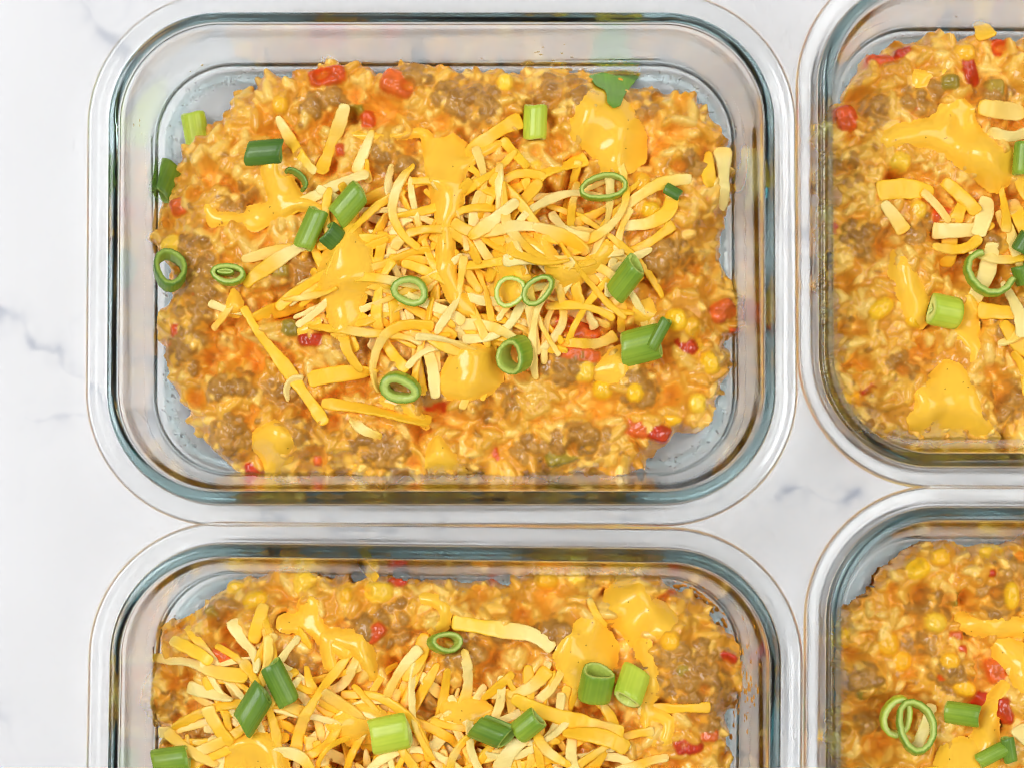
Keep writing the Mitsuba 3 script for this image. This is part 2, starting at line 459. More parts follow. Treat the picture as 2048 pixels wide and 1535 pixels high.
        a, b, c, d = idx[:-1, :-1].ravel(), idx[:-1, 1:].ravel(), idx[1:, 1:].ravel(), idx[1:, :-1].ravel()
        F = np.vstack([np.c_[a, b, c], np.c_[a, c, d]])
        ok = self.keep.ravel() & (self.H.ravel() > FLOOR + 0.0032)
        F = F[ok[F].all(1)]
        owner = self.ID.ravel()
        size = np.bincount(owner, minlength=self.next)
        vis = {}
        for pid, kind in self.pieces.items():
            if size[pid] > (22 if kind == 'rice_grain' else 14):
                vis.setdefault(kind, []).append(pid)
        part = np.zeros(self.next, int)
        chosen = []
        for kind, ids in sorted(vis.items()):
            ids = sorted(ids, key=lambda q: -size[q])[:keep_rice if kind == 'rice_grain' else 300]
            chosen += [(kind, q) for q in ids]
        for _, q in chosen:
            part[q] = q
        fo = part[owner[F[:, 0]]]
        order = np.argsort(fo, kind='stable')
        F, fo = F[order], fo[order]
        start = np.searchsorted(fo, np.arange(self.next + 1))

        def emit(k, tri, solid):
            used, inv = np.unique(tri, return_inverse=True)
            t = inv.reshape(-1, 3)
            v, nn, cc = V[used], N[used], C[used]
            e = np.vstack([t[:, [0, 1]], t[:, [1, 2]], t[:, [2, 0]]])
            es = np.sort(e, 1)
            _, first, cnt = np.unique(es, axis=0, return_index=True, return_counts=True)
            rim = e[first[cnt == 1]]
            m = len(v)
            low = v.copy()
            low[:, 2] = np.maximum(v[:, 2] - 0.0016, FLOOR + 0.0004) if solid else FLOOR + 0.0004
            v2, n2, c2 = np.vstack([v, low]), np.vstack([nn, -nn * [0, 0, 1.0] + nn * [1, 1, 0]]), np.vstack([cc, cc])
            t2 = np.vstack([t, t[:, ::-1] + m, np.c_[rim[:, 1], rim[:, 0], rim[:, 0] + m], np.c_[rim[:, 1], rim[:, 0] + m, rim[:, 1] + m]])
            put(k, v2, t2, 'saucy_food', n=n2 / np.maximum(np.linalg.norm(n2, axis=1, keepdims=True), 1e-9), color=c2)

        emit(key + '__rice_and_sauce', F[start[0]:start[1]], False)
        labels[key + '__rice_and_sauce'] = {'label': 'orange saucy mass of rice and mince', 'kind': 'stuff'}
        for kind, q in chosen:
            tri = F[start[q]:start[q + 1]]
            if len(tri) >= 8:
                emit(numbered(f'{key}__{kind}'), tri, True)

    # ---------------- toppings
    def raise_to(self, x, y, z, r):
        w = self.window(x, y, r)
        if w is not None:
            q = ((self.X[w] - x) ** 2 + (self.Y[w] - y) ** 2) < r * r
            self.H[w] = np.where(q, np.maximum(self.H[w], z), self.H[w])

    def shred(self, pts, width, label, group, pale=None, world=False, thick=0.00095, lean=0.0, arch=0.0, cat='cheese shred'):
        """A ribbon of grated cheese laid over what is below it."""
        rng = self.rng
        P = np.array(pts, float) if world else np.array([self.find(*p)[:2] for p in pts])
        s = np.r_[0, np.cumsum(np.linalg.norm(np.diff(P, axis=0), axis=1))]
        n = max(int(s[-1] / 0.0011), 6)
        q = np.linspace(0, s[-1], n)
        if len(P) > 2:
            from scipy.interpolate import PchipInterpolator
            xy = np.c_[PchipInterpolator(s, P[:, 0])(q), PchipInterpolator(s, P[:, 1])(q)]
            xy = gaussian_filter1d(xy, 2.0, axis=0, mode='nearest')
        else:
            xy = np.c_[np.interp(q, s, P[:, 0]), np.interp(q, s, P[:, 1])]
        t = np.gradient(xy, axis=0)
        t /= np.linalg.norm(t, axis=1, keepdims=True)
        side = np.c_[-t[:, 1], t[:, 0]]
        w = width * 0.000156
        hs = np.stack([self.at(self.H, *(xy + side * o * w).T) for o in (-0.3, 0, 0.3)]).max(0)
        z = gaussian_filter1d(np.maximum(hs, gaussian_filter1d(hs, 4, mode='nearest')), 1.6, mode='nearest') + thick * 0.35 + lean + arch * np.sin(np.pi * np.linspace(0, 1, n)) ** 2
        roll = rng.normal(0, 0.16) + gaussian_filter1d(rng.normal(0, 1.2, n), 6, mode='nearest')
        wid = w * (1 + gaussian_filter1d(rng.normal(0, 0.5, n), 3, mode='nearest'))
        wid[:2] *= np.array([0.75, 0.95]); wid[-2:] *= np.array([0.95, 0.7])
        prof = np.array([(-0.5, -0.3), (-0.5, 0.3), (-0.42, 0.5), (-0.2, 0.56), (0.2, 0.56), (0.42, 0.5), (0.5, 0.3), (0.5, -0.3), (0.42, -0.5), (-0.42, -0.5)])[::-1]
        m = len(prof)
        v = np.zeros((n, m, 3))
        for k in range(n):
            o = prof[:, 0] * wid[k]
            u = prof[:, 1] * thick
            cr, sr = math.cos(roll[k]), math.sin(roll[k])
            v[k, :, :2] = xy[k] + np.outer(o * cr - u * sr, side[k])
            v[k, :, 2] = z[k] + o * sr + u * cr
        v = v.reshape(-1, 3)
        v = v + (np.stack([meshkit.noise(v * 900, q) for q in (1, 2, 3)], -1) - 0.5) * [0.0005, 0.0005, 0.0004]
        i = np.arange(m)
        f = []
        for k in range(n - 1):
            a, b, c, d = k * m + i, k * m + (i + 1) % m, (k + 1) * m + (i + 1) % m, (k + 1) * m + i
            f += [np.c_[a, b, c], np.c_[a, c, d]]
        v = np.vstack([v, [np.r_[xy[0] - t[0] * 0.0003, z[0]], np.r_[xy[-1] + t[-1] * 0.0003, z[-1]]]])
        e = (n - 1) * m
        f += [np.c_[(i + 1) % m, i, np.full(m, n * m)], np.c_[e + i, e + (i + 1) % m, np.full(m, n * m + 1)]]
        f = np.vstack(f)[:, ::-1]
        pale = rng.uniform(0, 1) if pale is None else pale
        wave = np.interp(q / 0.011 + rng.uniform(0, 9), np.arange(40), rng.uniform(0, 1, 40))
        mix = np.clip((wave + pale - 1.02) * 2.4 + 0.2, 0, 1)
        mix = np.repeat(mix, m)[:, None]
        cy, cw = lin((255, 198, 46)) * rng.uniform(0.92, 1.06), lin((253, 228, 142)) * rng.uniform(0.93, 1.03)
        col = cy * (1 - mix) + cw * mix
        col = np.vstack([col, col[:1], col[-1:]])
        tone = 'pale' if mix.mean() > 0.62 else 'yellow' if mix.mean() < 0.3 else 'mixed'
        key = thing('cheese_shred', label.replace('TONE', tone), cat, group)
        put(key, v, f, 'shred_cheese', color=np.clip(col, 0, 1))
        for k in range(n):
            self.raise_to(xy[k, 0], xy[k, 1], z[k] + thick * 0.45, w * 0.5)
        return key

    def dollop(self, outline, label, thick=0.0015, strokes=None, group=None, bulge=0.10, soft=1.8):
        """Cheese sauce poured over the surface; outline in pixels, or strokes [(x, y, radius)...]."""
        X, Y = self.X, self.Y
        inside = np.zeros(X.shape, bool)
        if outline:
            pts = [self.find(*p)[:2] for p in outline]
            inside |= shapely.contains_xy(shapely.Polygon(pts).buffer(0), X, Y)
        for chain in strokes or []:
            for (xa, ya, ra), (xb, yb, rb) in zip(chain, chain[1:]):
                A, B = np.array(self.find(xa, ya)[:2]), np.array(self.find(xb, yb)[:2])
                L = max(np.linalg.norm(B - A), 1e-9)
                u = np.clip(((X - A[0]) * (B - A)[0] + (Y - A[1]) * (B - A)[1]) / L ** 2, 0, 1)
                inside |= np.hypot(X - A[0] - u * (B - A)[0], Y - A[1] - u * (B - A)[1]) < (ra + (rb - ra) * u) * 0.000152
        if not inside.any():
            return
        jj, ii = np.nonzero(inside)
        k = 14
        w = (slice(max(jj.min() - k, 0), jj.max() + k + 1), slice(max(ii.min() - k, 0), ii.max() + k + 1))
        ins = inside[w]
        d = (distance_transform_edt(ins) - distance_transform_edt(~ins)) * DX
        d = gaussian_filter(d, soft) + (noise2(X[w], Y[w], 300, len(label), 2) - 0.5) * 0.0013
        H = self.H[w]
        e = np.clip(d / 0.0028, 0, 1)
        dome = 0.85 * thick * np.sqrt(np.clip(1 - (1 - e) ** 2, 0, 1)) + 1.25 * bulge * np.clip(d - 0.001, 0, 0.009) + e * (noise2(X[w], Y[w], 130, 61 + len(label), 2) - 0.4) * 0.0022
        hs = smax(gaussian_filter(H, 8.0), gaussian_filter(H, 2.0) - 0.0007, 0.0014)
        hs = np.where(e >= 1, smax(hs, H + 0.0001 - thick * 0.7, 0.0006), hs)
        Z = hs + dome - 0.0006 * (1 - e)
        Z = gaussian_filter(Z, 1.4) * np.clip(1 - e, 0, 1) + gaussian_filter(Z, 4.0) * np.clip(e, 0, 1)
        on = d > -0.0006
        Zr = np.where(on, Z, -1)
        idx = np.arange(Z.size).reshape(Z.shape)
        a, b, c, dd = idx[:-1, :-1].ravel(), idx[:-1, 1:].ravel(), idx[1:, 1:].ravel(), idx[1:, :-1].ravel()
        F = np.vstack([np.c_[a, b, c], np.c_[a, c, dd]])
        F = F[on.ravel()[F].all(1)]
        gy, gx = np.gradient(Z, DX)
        N = np.dstack([-gx, -gy, np.ones_like(gx)])
        N = (N / np.linalg.norm(N, axis=2, keepdims=True)).reshape(-1, 3)
        V = np.dstack([X[w], Y[w], Z]).reshape(-1, 3)
        used, inv = np.unique(F, return_inverse=True)
        t = inv.reshape(-1, 3)
        ed = np.vstack([t[:, [0, 1]], t[:, [1, 2]], t[:, [2, 0]]])
        _, first, cnt = np.unique(np.sort(ed, 1), axis=0, return_index=True, return_counts=True)
        rim = ed[first[cnt == 1]]
        m = len(used)
        low = V[used] - [0, 0, 0.0012]
        v2, n2 = np.vstack([V[used], low]), np.vstack([N[used], N[used] * [1, 1, -1]])
        t2 = np.vstack([t, t[:, ::-1] + m, np.c_[rim[:, 1], rim[:, 0], rim[:, 0] + m], np.c_[rim[:, 1], rim[:, 0] + m, rim[:, 1] + m]])
        key = thing('cheese_sauce_dollop', label, 'cheese sauce', group)
        put(key, v2, t2, 'liquid_cheese', n=n2)
        self.H[w] = np.maximum(H, Zr)

    def leaf(self, outline, label, tone, group, lift=0.0012):
        """A flat scrap of onion leaf, bent over what it lies on."""
        X, Y = self.X, self.Y
        pts = [self.find(*p)[:2] for p in outline]
        inside = shapely.contains_xy(shapely.Polygon(pts).buffer(0.0003), X, Y)
        jj, ii = np.nonzero(inside)
        w = (slice(jj.min() - 6, jj.max() + 7), slice(ii.min() - 6, ii.max() + 7))
        on = inside[w]
        u = (X[w] - pts[0][0]) / 0.012
        Z = gaussian_filter(self.H[w], 7) + lift + 0.0011 * np.sin(u * 2.6 + 0.4) + (noise2(X[w], Y[w], 160, 5, 2) - 0.5) * 0.0016
        idx = np.arange(Z.size).reshape(Z.shape)
        a, b, c, d = idx[:-1, :-1].ravel(), idx[:-1, 1:].ravel(), idx[1:, 1:].ravel(), idx[1:, :-1].ravel()
        F = np.vstack([np.c_[a, b, c], np.c_[a, c, d]])
        F = F[on.ravel()[F].all(1)]
        used, inv = np.unique(F, return_inverse=True)
        t = inv.reshape(-1, 3)
        V = np.dstack([X[w], Y[w], Z]).reshape(-1, 3)[used]
        ed = np.vstack([t[:, [0, 1]], t[:, [1, 2]], t[:, [2, 0]]])
        _, first, cnt = np.unique(np.sort(ed, 1), axis=0, return_index=True, return_counts=True)
        rim = ed[first[cnt == 1]]
        for _ in range(4):      # smooth the cut edge
            acc, k = np.zeros_like(V), np.zeros(len(V))
            for p, q in ((0, 1), (1, 0)):
                np.add.at(acc, rim[:, p], V[rim[:, q]]); np.add.at(k, rim[:, p], 1)
            V = np.where(k[:, None] > 0, 0.5 * V + 0.5 * acc / np.maximum(k, 1)[:, None], V)
        m = len(V)
        v = np.vstack([V, V - [0, 0, 0.0005]])
        f = np.vstack([t, t[:, ::-1] + m, np.c_[rim[:, 1], rim[:, 0], rim[:, 0] + m], np.c_[rim[:, 1], rim[:, 0] + m, rim[:, 1] + m]])
        g = meshkit.fbm(np.c_[v[:, 0] * 1500, v[:, 1] * 260, v[:, 2] * 0], 2)
        col = lin((120, 166, 44)) * g[:, None] + lin((100, 146, 36)) * (1 - g[:, None])
        put(thing('green_onion_slice', label, 'green onion', group), v, f, 'onion_skin', color=col)

    def onion(self, px, py, label, length, ra, rb, wall, az=0.0, elev=90.0, roll=0.0, shear=0.0, span=360.0, start=0.0,
              tone='mid', inner=False, sink=0.0006, lift=0.0, group=None, taper=1.0):
        """A slice of green onion: a fluted tube (sizes in photograph pixels) whose axis has azimuth az and elevation elev in degrees; az runs anticlockwise from the right."""
        rng, s = self.rng, 0.000152
        length, ra, rb, wall = length * s, ra * s, rb * s, wall * s * 1.12
        A, E = math.radians(az), math.radians(elev)
        ax = np.array([math.cos(A) * math.cos(E), math.sin(A) * math.cos(E), math.sin(E)])
        e1 = np.array([-math.sin(A), math.cos(A), 0.0])
        e2 = np.cross(ax, e1)
        if elev > 60:           # upright rings: roll turns the oval in the picture
            R = math.radians(roll)
            e1, e2 = e1 * math.cos(R) + e2 * math.sin(R), -e1 * math.sin(R) + e2 * math.cos(R)
        tones = {'mid': ((150, 176, 50), (112, 150, 38), (190, 206, 104)), 'dark': ((120, 152, 44), (84, 124, 34), (160, 184, 78)),
                 'light': ((200, 214, 70), (176, 200, 56), (222, 232, 140)), 'deep': ((92, 128, 42), (64, 104, 32), (130, 162, 66))}[tone]
        c_skin, c_dark, c_cut = (lin(c) for c in tones)

        def tube(ra, rb, wall, length, key, closed):
            nt, nl = 60, 9
            th = math.radians(start) + np.linspace(0, math.radians(span), nt, endpoint=not closed)
            ph = rng.uniform(0, 6.28, 4)
            wob = 1 + 0.05 * np.sin(2 * th + ph[0]) + 0.035 * np.sin(3 * th + ph[1])
            flute = 1 + 0.012 * np.sin(13 * th + ph[2]) + 0.006 * np.sin(29 * th + ph[3])
            rings, cols = [], []
            levels = [(k / (nl - 1) - 0.5, 1.0, 1) for k in range(nl)] + [(0.5, 0.5, 2), (0.5, 0.0, 0)] + [(k / 4 - 0.5, 0.0, 0) for k in (3, 2, 1, 0)] + [(-0.5, 0.5, 2)]
            for t, out, kind in levels:
                f = 1 + (taper - 1) * (t + 0.5)
                er = 0.96 if kind == 1 and abs(t) == 0.5 else 1.0
                X = (ra * wob * flute * f - wall * (1 - out)) * np.cos(th) * er
                Y = (rb * wob * flute * f - wall * (1 - out)) * np.sin(th) * er
                L = t * length + shear * X + 0.03 * length * np.sin(2 * th + ph[0])
                if kind == 2:
                    L = L + np.sign(t) * 0.02 * length
                rings.append(X[:, None] * e1 + Y[:, None] * e2 + L[:, None] * ax)
                stripe = 0.5 + 0.3 * np.sin(17 * th + ph[1]) * np.sin(5 * th + ph[2]) + 0.2 * np.sin(31 * th + ph[0])
                g = np.clip(stripe * 0.6 + 0.2 + 0.7 * t + 0.3 * (meshkit.noise(np.c_[3 * np.cos(th), 3 * np.sin(th), th * 0 + 4 * t + ph[3]]) - 0.5), 0, 1)[:, None]
                cols.append({1: c_skin * (1 - g) + c_dark * g, 2: np.tile(c_cut, (nt, 1)), 0: np.tile(c_cut * 0.55 + c_skin * 0.45, (nt, 1))}[kind])
            m = nt
            v, c = np.vstack(rings), np.vstack(cols)
            f = []
            R = len(rings)
            i = np.arange(m if closed else m - 1)
            for k in range(R):
                k2 = (k + 1) % R
                a, b, cc, d = k * m + i, k * m + (i + 1) % m, k2 * m + (i + 1) % m, k2 * m + i
                f += [np.c_[a, b, cc], np.c_[a, cc, d]]
            if not closed:
                for e in (0, m - 1):
                    col = np.arange(R) * m + e
                    for k in range(1, R - 1):
                        tri = [col[0], col[k], col[k + 1]]
                        f.append(np.array([tri if e else tri[::-1]]))
            return v, np.vstack(f), c

        v, f, c = tube(ra, rb, wall, length, None, span >= 360)
        x, y, z = self.find(px, py)
        hz = self.at(self.H, x + v[:, 0], y + v[:, 1])
        low = v[:, 2] < np.percentile(v[:, 2], 30)
        z0 = np.percentile(hz[low] - v[low, 2], 80) - sink + lift
        x, y = p2w(px, py, z0)
        off = np.array([x, y, z0])
        key = thing('green_onion_slice', label, 'green onion', group)
        n = meshkit.arrays((v, f), True)[2]
        put(key, v + off, f, 'onion_skin', n=n, color=np.clip(c, 0, 1)) if not inner else put(key + '__outer_layer', v + off, f, 'onion_skin', n=n, color=np.clip(c, 0, 1))
        if inner:
            v2, f2, c2 = tube((ra - wall) * 0.66, (rb - wall) * 0.56, wall * 0.6, length * 0.85, None, True)
            v2 = v2 + e1 * (ra - wall) * 0.22 - e2 * (rb - wall) * 0.38
            put(key + '__inner_layer', v2 + off, f2, 'onion_skin', color=np.clip(c2, 0, 1))
        if elev > 60:
            return
        for k in range(0, len(v), 7):
            self.raise_to(v[k, 0] + off[0], v[k, 1] + off[1], v[k, 2] + off[2], 0.0006)


# ================================================================ upper left dish
D1 = Dish(0, [(455, 195), (520, 152), (640, 138), (760, 132), (900, 148), (980, 150), (1060, 128), (1130, 118), (1180, 150), (1290, 172), (1380, 190), (1440, 250), (1462, 300),
              (1468, 400), (1460, 500), (1474, 560), (1478, 640), (1450, 720), (1420, 800), (1395, 850), (1330, 885), (1310, 915), (1200, 942), (1050, 946), (850, 952), (700, 956),
              (560, 950), (440, 936), (415, 885), (370, 830), (358, 760), (325, 690), (330, 620), (345, 560), (312, 500), (300, 430), (318, 385), (352, 320), (400, 280), (432, 230)], 0.0215, 11)
for p in ((505, 715, 0.004, 0.012), (770, 225, 0.005, 0.010), (835, 395, 0.004, 0.008), (845, 850, 0.003, 0.007), (1195, 820, 0.004, 0.007), (690, 935, 0.004, 0.008), (1075, 850, 0.002, 0.006),
          (420, 340, 0.003, 0.008), (1290, 320, 0.004, 0.007), (1180, 640, 0.004, 0.006), (560, 700, 0.003, 0.006), (410, 720, 0.002, 0.006)):
    D1.pit(*p)
D1.rice(2300)
D1.bits(460)
for p in ((392, 590, 55, 60), (378, 700, 42, 40), (930, 200, 60, 45), (1120, 195, 60, 45), (650, 205, 50, 30), (835, 760, 60, 45), (600, 545, 55, 30), (1140, 720, 60, 45), (470, 780, 50, 40),
          (620, 860, 40, 45), (700, 690, 35, 30), (790, 320, 45, 40), (1285, 200, 40, 40), (990, 800, 50, 35), (1340, 520, 50, 35), (460, 870, 35, 45), (1280, 780, 35, 40), (1160, 880, 60, 35),
          (820, 160, 40, 30), (395, 505, 40, 40), (1090, 900, 60, 30), (570, 780, 45, 35), (1400, 330, 35, 30), (1210, 460, 45, 30), (760, 900, 55, 30), (480, 400, 40, 30)):
    D1.beef(*p)
for p in ((432, 240, 38, 34, 20), (1062, 335, 44, 48, 0), (1285, 365, 34, 44, 0), (342, 490, 52, 38, 50), (1352, 640, 44, 50, 10), (1385, 655, 36, 44, 0), (1168, 742, 44, 50, 0), (1205, 778, 44, 46, 0),
          (1346, 832, 42, 44, 0), (1270, 785, 36, 40, 0), (1420, 725, 38, 50, 20), (1390, 690, 34, 40, 0), (1120, 135, 36, 40, 0), (1395, 805, 40, 44, 0), (1300, 420, 40, 36, 0), (560, 210, 34, 40, 0), (1010, 165, 34, 40, 0)):
    D1.chunk(*p[:5], 'corn_kernel', CORN, power=2.4, rough=0.06, lift=0.0014)
for px, py, w, h, r, c in ((795, 165, 74, 58, -20, 2), (655, 152, 84, 44, 10, 0), (362, 410, 56, 40, 15, 2), (622, 680, 56, 30, 0, 1), (1150, 660, 110, 60, -10, 2), (1160, 708, 90, 30, -8, 2), (1372, 690, 50, 50, 20, 1),
                          (1272, 850, 66, 52, -20, 2), (1318, 865, 54, 42, -20, 1), (1445, 622, 60, 48, 30, 2), (508, 935, 44, 26, 0, 1), (872, 810, 66, 30, 0, 1), (635, 915, 18, 34, 0, 2), (990, 905, 16, 44, 15, 0),
                          (352, 662, 24, 34, 0, 0), (735, 238, 36, 40, 0, 0), (1470, 655, 30, 24, 0, 0), (680, 300, 22, 30, 0, 0), (1110, 560, 24, 18, 0, 0)):
    D1.chunk(px, py, w, h, r, 'tomato_chunk', TOMATO, pal=c)
for p in ((1130, 905, 90, 46, 20), (560, 540, 40, 30, 0), (580, 655, 40, 40, 0), (700, 220, 60, 26, 10)):
    D1.chunk(*p, 'green_chile_piece', CHILE)
D1.rice(110, (0.0002, 0.0012))
D1.finish()
D1.build(300)
G1 = 'cheese shreds lying across the upper left casserole'
for pts, w, lab, pale in (
        ([(552, 228), (575, 270), (602, 312), (636, 352)], 20, 'white tipped cheese shred at the upper left, right of the flat dark onion piece', .5),
        ([(692, 205), (676, 260), (656, 310), (640, 355)], 25, 'broad cheese shred with a white upper end, leaning down left near the top', .55),
        ([(748, 258), (730, 300), (708, 352)], 21, 'short slanted cheese shred just right of the broad white topped one', .6),
        ([(735, 315), (732, 350), (742, 372)], 20, 'stubby cheese shred above the middle lying onion piece', .3),
        ([(560, 430), (620, 398), (690, 365), (742, 345)], 24, 'pale cheese shred running over the left sauce drizzle towards the upper right', .7),
        ([(722, 405), (800, 376), (872, 360)], 25, 'yellow cheese shred joining the two lying onions to the sauce stripe', .15),
        ([(480, 522), (600, 496), (720, 488), (810, 452), (872, 438)], 22, 'very long cheese shred crossing the left half of the dish', .35),
        ([(486, 575), (530, 538), (590, 500), (640, 480)], 24, 'half white cheese shred rising right of the flat onion ring with a ring inside', .65),
        ([(500, 640), (560, 622), (640, 592), (700, 566)], 36, 'widest melted yellow cheese shred, below the left sauce pool', .1),
        ([(412, 602), (462, 622), (500, 622)], 17, 'thin white cheese shred poking out left under a sauce drop', .95),
        ([(424, 664), (445, 635), (470, 602)], 21, 'short cheese shred with a pale foot, left of the long diagonal', .5),
        ([(488, 612), (522, 672), (562, 722), (610, 788), (656, 852)], 24, 'long diagonal cheese shred running down to a white end at lower left', .25),
        ([(580, 808), (570, 775), (592, 752), (612, 756)], 16, 'hooked little cheese shred beside the long diagonal', .8),
        ([(612, 762), (690, 746), (762, 742)], 25, 'level cheese shred ending at the lower left onion ring', .3),
        ([(640, 806), (720, 815), (800, 832), (868, 842)], 28, 'pale wide cheese shred under the lower left onion ring', .7),
        ([(698, 830), (722, 858), (770, 872)], 26, 'lowest cheese shred of the dish, yellow with a white end', .4),
        ([(1048, 242), (990, 268), (945, 302), (925, 330)], 24, 'cheese shred rising to the pale upright onion piece at the top', .4),
        ([(1176, 312), (1120, 336), (1060, 362), (1008, 392), (958, 432)], 26, 'long cheese shred from the big sauce pool down to the left', .35),
        ([(940, 352), (1000, 388), (1070, 408), (1130, 398)], 22, 'bent cheese shred right of the sauce stripe', .45),
        ([(1388, 358), (1325, 366), (1280, 392), (1228, 432), (1195, 480)], 22, 'arched cheese shred passing left of the tiny dark onion chip', .5),
        ([(1340, 378), (1346, 405), (1330, 432), (1290, 450), (1225, 452)], 22, 'curling cheese shred hanging down from the tiny dark onion chip', .5),
        ([(1350, 446), (1305, 482), (1250, 512), (1185, 522)], 24, 'cheese shred leading to the glossy sauce drop right of centre', .2),
        ([(1214, 452), (1200, 500), (1185, 545)], 24, 'steep cheese shred below the thin open onion ring', .4),
        ([(1418, 300), (1416, 350), (1424, 380)], 22, 'left one of the three upright cheese shreds by the right glass wall', .35),
        ([(1444, 292), (1446, 350), (1444, 430)], 26, 'middle one of the three upright cheese shreds by the right glass wall', .8),
        ([(1226, 582), (1244, 620), (1240, 672)], 28, 'broad cheese shred with a white top below the slit onion piece', .5),
        ([(1088, 606), (1130, 602), (1172, 606)], 20, 'short white ended cheese shred right of the narrow onion ring', .75),
        ([(1010, 676), (1100, 686), (1180, 690), (1236, 666)], 21, 'cheese shred bowing under the orange tomato chunk right of centre', .35),
        ([(752, 682), (850, 664), (950, 664), (1015, 690)], 23, 'long level cheese shred above the lower sauce pool', .35),
        ([(770, 612), (840, 652), (890, 700)], 22, 'cheese shred sloping down from the left onion ring of the middle row', .5),
        ([(728, 638), (756, 672), (740, 706)], 28, 'thick white cheese shred left of the long level one', .9),
        ([(700, 440), (742, 505), (772, 562)], 22, 'steep cheese shred between the lying onions and the sauce pool', .4),
        ([(1060, 340), (1020, 300), (1000, 270)], 18, 'thin cheese shred under the pale upright onion piece', .3),
        ([(590, 575), (660, 560), (730, 585)], 22, 'cheese shred across the left sauce pool edge', .5),
        ([(1180, 545), (1225, 560), (1230, 620)], 22, 'cheese shred turning down at the slit onion piece', .3)):
    D1.shred(pts, w, lab, G1, pale)
GT = 'cheese shreds tangled in the middle of the upper left casserole'
r = np.random.default_rng(5)


def tangle(D, n, where, group, region, marks, long=(150, 310), seed=3):
    """A heap of grated cheese; each shred is named by its colour, its length and what it lies next to."""
    r = np.random.default_rng(seed)
    poly = shapely.Polygon(region)
    x0, y0, x1, y1 = poly.bounds
    k, taken = 0, set()
    while k < n:
        x, y = r.uniform(x0, x1), r.uniform(y0, y1)
        if not shapely.contains_xy(poly, x, y):
            continue
        L, a, bend = r.uniform(*long), r.uniform(0, math.pi), float(np.clip(r.normal(0, 0.7), -1.3, 1.3))
        pts = []
        for t in np.linspace(-0.5, 0.5, 5):
            pts.append((x + L * t * math.cos(a + bend * t) + r.normal(0, 2), y + L * t * math.sin(a + bend * t) + r.normal(0, 2)))
        mx, my, name = min(marks, key=lambda m: math.hypot(m[0] - x, m[1] - y))
        side = ('right of' if x > mx else 'left of') if abs(x - mx) > abs(y - my) else ('below' if y > my else 'above')
        near = '' if math.hypot(x - mx, y - my) < 70 else 'well '
        size = 'short' if L < 190 else 'long' if L > 255 else 'middling'
        lie = 'level' if abs(math.sin(a)) < 0.4 else 'upright' if abs(math.sin(a)) > 0.92 else 'rising' if math.cos(a) < 0 else 'falling'
        text = f'{size} {lie} TONE cheese shred in the {where} tangle, {near}{side} {name}'
        if text in taken:
            continue
        taken.add(text)
        D.shred(pts, r.uniform(13, 21), text, group, arch=max(0, r.normal(0.0001, 0.0009)))
        k += 1


tangle(D1, 125, 'upper left', GT,
       [(640, 500), (760, 410), (900, 370), (1060, 370), (1210, 420), (1250, 540), (1160, 650), (1020, 680), (900, 710), (760, 690), (640, 610)],
       [(820, 582, 'bright onion ring'), (1020, 583, 'pale onion ring'), (1076, 580, 'narrow ring'), (890, 420, 'sauce stripe'), (1208, 375, 'thin open ring'), (1252, 558, 'slit onion piece'), (695, 560, 'tall sauce pool'), (945, 740, 'round sauce pool')])

D1.dollop([(1186, 172), (1215, 162), (1245, 185), (1270, 225), (1292, 270), (1292, 325), (1265, 345), (1232, 352), (1196, 338), (1176, 302), (1140, 288), (1135, 252), (1150, 215), (1162, 190)],
          'largest smooth orange cheese sauce pool at the top right of the upper left casserole', 0.0016, [[(1195, 175, 14), (1180, 150, 8), (1172, 140, 5)], [(1195, 140, 6), (1240, 128, 9), (1272, 138, 6)]], bulge=0.16)
D1.dollop([(842, 262), (885, 272), (905, 262), (935, 292), (930, 330), (928, 400), (912, 450), (908, 520), (922, 580), (945, 625), (925, 638), (895, 600), (868, 540), (875, 460), (868, 420), (855, 360), (845, 320)],
          'long cheese sauce stripe running down the middle of the upper left casserole', 0.0026, [[(705, 268, 7), (760, 272, 6), (800, 270, 8), (850, 265, 9)], [(920, 340, 9), (960, 305, 10), (1000, 288, 6)], [(925, 600, 14), (958, 640, 7)]], bulge=0.13)
D1.dollop(None, 'branching cheese sauce drizzle at the left under the small dark onion curl', 0.0024,
          [[(415, 415, 10), (428, 440, 14), (480, 436, 11), (512, 440, 27), (545, 420, 22), (590, 402, 20), (640, 420, 8)], [(560, 420, 18), (545, 370, 20), (540, 325, 20)], [(590, 400, 20), (572, 365, 16)]], bulge=0.1)
D1.dollop([(655, 480), (700, 462), (742, 490), (748, 540), (735, 590), (718, 640), (690, 682), (665, 672), (655, 625), (640, 592), (637, 540)],
          'tall cheese sauce pool left of centre below the two lying onions', 0.0016, [[(690, 420, 26), (690, 480, 34)], [(735, 560, 10), (780, 575, 8)]], bulge=0.12)
D1.dollop([(902, 712), (940, 690), (992, 694), (1012, 735), (1002, 772), (960, 800), (910, 802), (880, 790), (878, 750)], 'round shiny cheese sauce pool below the middle, left of a tilted onion ring', 0.0024, bulge=0.34)
D1.dollop([(520, 850), (545, 840), (572, 852), (592, 880), (585, 915), (562, 935), (555, 955), (530, 955), (526, 930), (504, 892), (505, 865)], 'rounded cheese sauce drop near the bottom left corner of the upper left dish', 0.0034, bulge=0.34)
D1.dollop([(862, 878), (876, 866), (890, 880), (908, 905), (932, 938), (942, 950), (842, 950), (846, 925), (854, 900)], 'pointed cheese sauce drip at the bottom glass wall of the upper left dish', 0.0042, bulge=0.3)
D1.dollop([(985, 520), (1020, 505), (1052, 540), (1048, 600), (1015, 618), (990, 582)], 'cheese sauce patch under the pale onion ring of the middle row', 0.0014, [[(1030, 480, 12), (1015, 530, 20)]], bulge=0.1)
